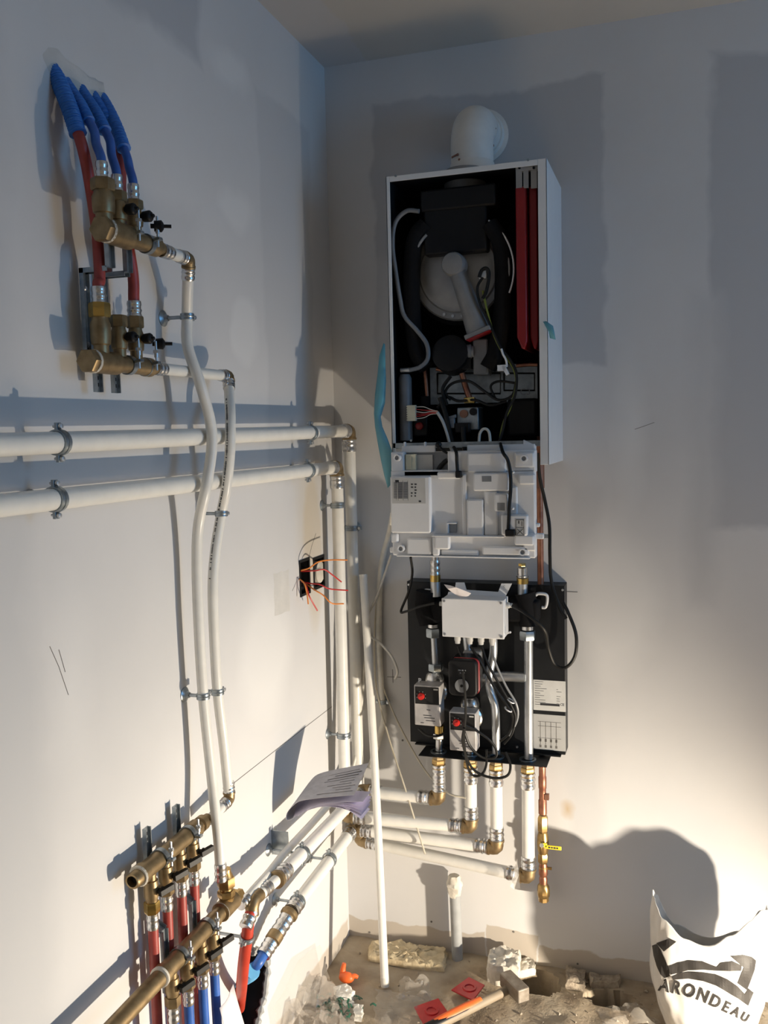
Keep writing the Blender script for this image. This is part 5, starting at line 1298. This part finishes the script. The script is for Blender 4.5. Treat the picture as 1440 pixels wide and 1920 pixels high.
# red square caps
def red_cap(label, px, z):
    q = [G(x, y, z) for x, y in px]; t = thing('red_plastic_square', label, 'plastic square', tuple(sum(q, V()) / 4), 'red plastic squares')
    n = (q[1] - q[0]).cross(q[3] - q[0]).normalized(); n = n if n.z > 0 else -n
    mb = MB(); mb.prism(q, n * .004); build('plate', mb, 'red_tile', t, bevel=.001)
    c = sum(q, V()) / 4; mb = MB(); mb.lathe(c + n * .0035, n, [(0, .019), (.003, .018), (.003, .013), (0.001, .012)], 24, caps=False); build('raised_ring', mb, 'red_tile', t)
red_cap('flat red square plastic cap beside the hammer, farther from the picture edge', [(846, 1858), (879, 1834), (909, 1849), (887, 1878)], .012)
red_cap('flat red square plastic cap nearest the picture bottom, below the hammer grip', [(776, 1890), (822, 1874), (843, 1904), (796, 1926)], .012)
# hammer
ha = G(800, 1932, .018); hb = G(952, 1856, .022)
ham = thing('hammer', 'hammer with orange grip patches and square steel head lying on the rubble', 'hammer', tuple(G(950, 1875, .0)))
d = (hb - ha).normalized(); ln = (hb - ha).length
mb = MB(); mb.tube([ha + d * (ln * k / 8) for k in range(9)], lambda t: .0125 - .002 * abs(t - .3), 14); build('handle', mb, 'wood_handle', ham)
sd = d.cross(EZ).normalized(); up = sd.cross(d)
mb = MB(); mb.tube([ha + d * (ln * k) + sd * -.002 + up * .003 for k in (0, .15, .3, .45, .60)], lambda t: .0125 if t < .8 else .010, 14); build('grip', mb, 'black_plastic', ham)
mb = MB(); mb.tube([ha + d * (ln * k) + up * .0055 - sd * .003 for k in (.10, .2, .32, .45, .55, .66)], lambda t: .0100 + .0025 * math.sin(t * PI), 12); build('orange_inlay', mb, 'orange', ham)
hc_ = hb + d * .01; hx = (G(985, 1885, 0) - G(940, 1840, 0)).normalized()
mb = MB(); mb.box(hc_ + V((.012, -.010, .014)), (.045, .0175, .0185), (hx, hx.cross(EZ).normalized(), EZ)); build('head', mb, 'hammer_steel', ham, bevel=.003)
# orange rubber piece
c = G(650, 1842, 0); mb = MB(); mb.sphere(c + EZ * .014, .022, 14, 8, (1.0, .7, .68)); mb.tube(cr([c + V((-.012, .004, .015)), c + V((-.013, .008, .030)), c + V((-.010, .012, .046))], 5), lambda t: .0095 - .004 * t, 10); mb.tube(cr([c + V((.012, 0, .016)), c + V((.022, .004, .020)), c + V((.031, .006, .016))], 5), lambda t: .008 - .003 * t, 10)
solo('orange_stopper', 'small orange rubber piece with a pointed finger on the dusty floor', 'rubber piece', mb, 'orange')
# green shavings
mb = MB(); random.seed(12)
for i in range(46):
    c = G(random.gauss(628, 20), random.gauss(1893, 10), .012) + EZ * random.uniform(0, .012); a = random.uniform(0, 6.3); dv = V((math.cos(a), math.sin(a), random.uniform(-.3, .6)))
    mb.ribbon(cr([c - dv * .008, c + V((0, 0, .005)), c + dv * .008], 3), EZ.cross(dv) + EZ * random.uniform(-.5, .8), random.uniform(.003, .006), .0005)
for i in range(4):
    c = G(668 + random.uniform(-3, 8), 1871 + random.uniform(-3, 3), .008); mb.ribbon([c - EX * .006, c + EZ * .003, c + EX * .006], EY, .005, .0005)
o = solo('green_shavings', 'heap of small dark green plastic shavings among the white foam', 'shavings', mb, 'green_bits'); o['kind'] = 'stuff'
# scattered grit
mb = MB(); random.seed(21)
def grit(c, r):
    vs = [c + V((random.uniform(-1, 1), random.uniform(-1, 1), random.uniform(-.5, .8))).normalized() * r * random.uniform(.6, 1.1) for _ in range(7)]
    vs = [c + V((r, 0, 0)), c - V((r, 0, 0)), c + V((0, r, 0)), c - V((0, r, 0)), c + V((0, 0, r * .5)), c - V((0, 0, r * .5))]
    vs = [q + V((random.uniform(-1, 1), random.uniform(-1, 1), random.uniform(-1, 1))) * r * .35 for q in vs]
    mb.add(vs, [(4, 0, 2), (4, 2, 1), (4, 1, 3), (4, 3, 0), (5, 2, 0), (5, 1, 2), (5, 3, 1), (5, 0, 3)])
for i in range(480):
    x = random.uniform(.03, 1.2); y = -random.uniform(.006, .42)
    if x < .45 and random.random() < .55: continue
    if any(((x - c.x) / ra) ** 2 + ((y - c.y) / rb) ** 2 < 1.3 for c, ra, rb in PITS): continue
    grit(V((x, y, floor_z(x, y) + .002)), random.choice((.0012, .0015, .002, .0026, .0036, .005)) * (1.4 if y > -.05 and x > .5 else 1))
o = solo('floor_grit', 'loose brown grit and plaster crumbs scattered over the floor', 'grit', mb, 'stone', smooth=False); o['kind'] = 'stuff'
# crumpled clear plastic
def crumple(name, label, px, hmax, m, seed, nx=22, ny=18, wall=False, freq=16):
    """sheet spanning the floor quad px, crumpled upwards"""
    q = [G(x, y, 0) for x, y in px]; vs = []
    for j in range(ny + 1):
        for i in range(nx + 1):
            u, v = i / nx, j / ny; p = q[0].lerp(q[1], u).lerp(q[3].lerp(q[2], u), v)
            e = min(1, 4.5 * min(u, 1 - u, v, 1 - v))
            h = abs(noise.noise(V((p.x * freq + seed, p.y * freq, seed)))) * 1.2 + .5 * abs(noise.noise(V((p.x * freq * 2.6, p.y * freq * 2.6 + seed, 3)))) + .3 * abs(noise.noise(V((p.x * freq * 6, p.y * freq * 6, seed))))
            jx = .012 * noise.noise(V((p.y * 40, p.x * 40, seed + 5)))
            vs.append(V((max(.004, p.x + jx), min(-.004, p.y + jx), .006 + hmax * (.25 + .75 * e) * h)))
    mb = MB(); mb.add(vs, [(j * (nx + 1) + i, j * (nx + 1) + i + 1, (j + 1) * (nx + 1) + i + 1, (j + 1) * (nx + 1) + i) for j in range(ny) for i in range(nx)])
    o = solo(name, label, 'plastic film', mb, m, angle=25); return o
crumple('clear_plastic_bag', 'crumpled clear plastic bag piled against the left wall at the floor', [(560, 1830), (640, 1862), (600, 1960), (490, 1990)], .075, 'clear_bag', 2.0, freq=12)
crumple('clear_plastic_bag', 'crumpled clear plastic in front of the green shavings at the picture bottom', [(590, 1880), (668, 1900), (660, 1965), (540, 1990)], .05, 'clear_bag', 6.0)
crumple('clear_plastic_bag', 'small peaked clear plastic scrap right of the loose pipe foot', [(752, 1846), (806, 1850), (812, 1888), (744, 1880)], .055, 'clear_film', 9.0, 14, 12)
crumple('clear_plastic_bag', 'flat clear plastic sheet lying in front of the loose pipe foot', [(706, 1858), (790, 1872), (806, 1935), (700, 1935)], .02, 'clear_film', 12.0)
crumple('clear_plastic_bag', 'bluish clear plastic scrap on the floor in front of the white sack', [(1120, 1896), (1200, 1890), (1235, 1925), (1130, 1930)], .03, 'clear_film', 15.0, 14, 12)
# upright wrinkled film standing against the left wall
mb = MB(); vs = []
for j in range(10):
    for i in range(9):
        a = L(612 - i * 11 - j * 1.2, 1838 + i * 15 - j * (11 - abs(i - 4) * .9), .018); vs.append(a + V((.012 * noise.noise(V((i * .6, j * .6, 4))) + .010 * (9 - j) / 9, 0, 0)))
mb.add(vs, [(j * 9 + i, j * 9 + i + 1, (j + 1) * 9 + i + 1, (j + 1) * 9 + i) for j in range(9) for i in range(8)])
solo('clear_plastic_sheet', 'wrinkled clear plastic sheet standing up against the left wall corner', 'plastic film', mb, 'clear_film')

# ================================================================== WHITE SACK
bc = V((1.006, -.165, 0)); RX, RY = .131, .092
NU, NV = 120, 56
def rim_h(w):
    """rim height by angle (left pi, right 0, front -pi/2, back pi/2)"""
    keys = [(-PI, .338), (-2.8, .334), (-2.35, .306), (-1.9, .274), (-1.62, .266), (-1.3, .298), (-.9, .335), (-.5, .350), (0, .335), (.4, .300), (1.0, .22), (PI / 2, .185), (2.1, .215), (2.7, .305), (PI, .338)]
    for (a, h0), (b, h1) in zip(keys[:-1], keys[1:]):
        if a <= w <= b:
            t = (w - a) / (b - a); t = t * t * (3 - 2 * t); return h0 + (h1 - h0) * t
    return .338
def bagp(i, j):
    w = -PI + 2 * PI * i / NU; v = j / NV; h = rim_h(w) * v
    prof = .74 + .29 * math.sin(min(1, v * 2.3) * PI / 2) - .05 * max(0, v - .6)
    wr = 1 + .06 * noise.noise(V((math.cos(w) * 2.2, math.sin(w) * 2.2, v * 3))) + 0.035 * noise.noise(V((math.cos(w) * 6, math.sin(w) * 6, v * 7 + 4)))
    ce = math.copysign(abs(math.cos(w)) ** .8, math.cos(w)); se = math.copysign(abs(math.sin(w)) ** .8, math.sin(w))
    return bc + V((RX * prof * wr * ce, RY * prof * wr * se, .004 + h))
mb = MB(); vs = [bagp(i, j) for j in range(NV + 1) for i in range(NU)]
vs.append(bc + EZ * .004); e = len(vs) - 1
fs = [(j * NU + i, j * NU + (i + 1) % NU, (j + 1) * NU + (i + 1) % NU, (j + 1) * NU + i) for j in range(NV) for i in range(NU)] + [(i, e, (i + 1) % NU) for i in range(NU)]
mb.add(vs, fs)
sack = thing('sack', 'open white plastic sack with black stripes and large lettering, standing by the back wall', 'sack', tuple(bc))
so = build('sack_body', mb, 'bag_white', sack, angle=60); sm = so.modifiers.new('thick', 'SOLIDIFY'); sm.thickness = .0012; sm.offset = -1
from mathutils.bvhtree import BVHTree
bvh = BVHTree.FromPolygons([tuple(q) for q in vs], fs)
def on_bag(px, py, lift=.0012):
    hit, nrm, idx, dist = bvh.ray_cast(EYE, ray(px, py).normalized())
    if hit is None: return None
    if nrm.dot(EYE - hit) < 0: nrm = -nrm
    return hit + nrm * lift
def bag_print(name, polys):
    mb = MB()
    for poly in polys:
        bm = bmesh.new(); f = bm.faces.new([bm.verts.new((1040 + x / 3.6, 1700 + y / 3.6, 0)) for x, y in poly])
        for ax_, lo, hi in ((0, 1200, 1450), (1, 1690, 1930)):
            c = lo
            while c < hi:
                nn = V((1, 0, 0)) if ax_ == 0 else V((0, 1, 0)); co = V((c, 0, 0)) if ax_ == 0 else V((0, c, 0))
                bmesh.ops.bisect_plane(bm, geom=bm.verts[:] + bm.edges[:] + bm.faces[:], plane_co=co, plane_no=nn); c += 5
        bmesh.ops.triangulate(bm, faces=bm.faces[:])
        bm.verts.ensure_lookup_table(); bm.verts.index_update()
        pp = [on_bag(v.co.x, v.co.y) for v in bm.verts]
        ff = [tuple(v.index for v in f.verts) for f in bm.faces if all(pp[v.index] is not None for v in f.verts)]
        ff = [f for f in ff if max((pp[f[0]] - pp[f[1]]).length, (pp[f[1]] - pp[f[2]]).length) < .05]
        mb.add([q if q is not None else bc for q in pp], ff); bm.free()
    return build(name, mb, 'bag_black', sack, smooth=False)
bag_print('printed_stripe', [[(688, 245), (775, 213), (822, 235), (738, 302)]])
bag_print('printed_stripe', [[(660, 262), (692, 250), (716, 290), (745, 350), (772, 420), (780, 468), (742, 482), (715, 455), (690, 400), (670, 330)]])
bag_print('printed_stripe', [[(768, 402), (830, 378), (900, 362), (1000, 368), (1060, 392), (1095, 405), (1120, 378), (1200, 366), (1262, 396), (1258, 432), (1180, 434), (1080, 430), (1000, 424), (900, 428), (850, 442), (782, 458)]])
bag_print('printed_stripe', [[(1185, 332), (1270, 324), (1330, 338), (1358, 362), (1350, 420), (1322, 500), (1298, 562), (1232, 515), (1255, 460), (1276, 410), (1230, 372)]])
bag_print('printed_stripe', [[(790, 472), (850, 445), (900, 437), (1000, 442), (1090, 456), (1170, 490), (1230, 532), (1284, 588), (1308, 550), (1342, 578), (1306, 668), (1240, 622), (1170, 580), (1090, 532), (1000, 500), (900, 484), (800, 492)]])
# lettering along a falling curve
path = [(1246, 1848), (1268, 1852), (1292, 1858), (1318, 1867), (1341, 1878), (1361, 1888), (1379, 1897), (1396, 1907)]
for i, chh in enumerate('ARONDEAU'):
    c = path[i]; a = path[max(i - 1, 0)]; b = path[min(i + 1, 7)]
    dx, dy = b[0] - a[0], b[1] - a[1]; l_ = math.hypot(dx, dy); dx, dy = dx / l_, dy / l_
    sz = (33, 34, 34, 33, 31, 28, 25, 22)[i]
    tv, tf = text_mesh(chh, sz, bold=.9)
    pp = [on_bag(c[0] + q.x * dx * .88 + q.y * dy * -1 * -1 * 0 + (-dy) * (-q.y) * 0 + q.y * dy, c[1] + q.x * dy * .88 - q.y * dx, .0016) for q in tv]
    if all(p is not None for p in pp):
        mb = MB(); mb.add(pp, tf); build('printed_letter', mb, 'bag_black', sack, smooth=False)
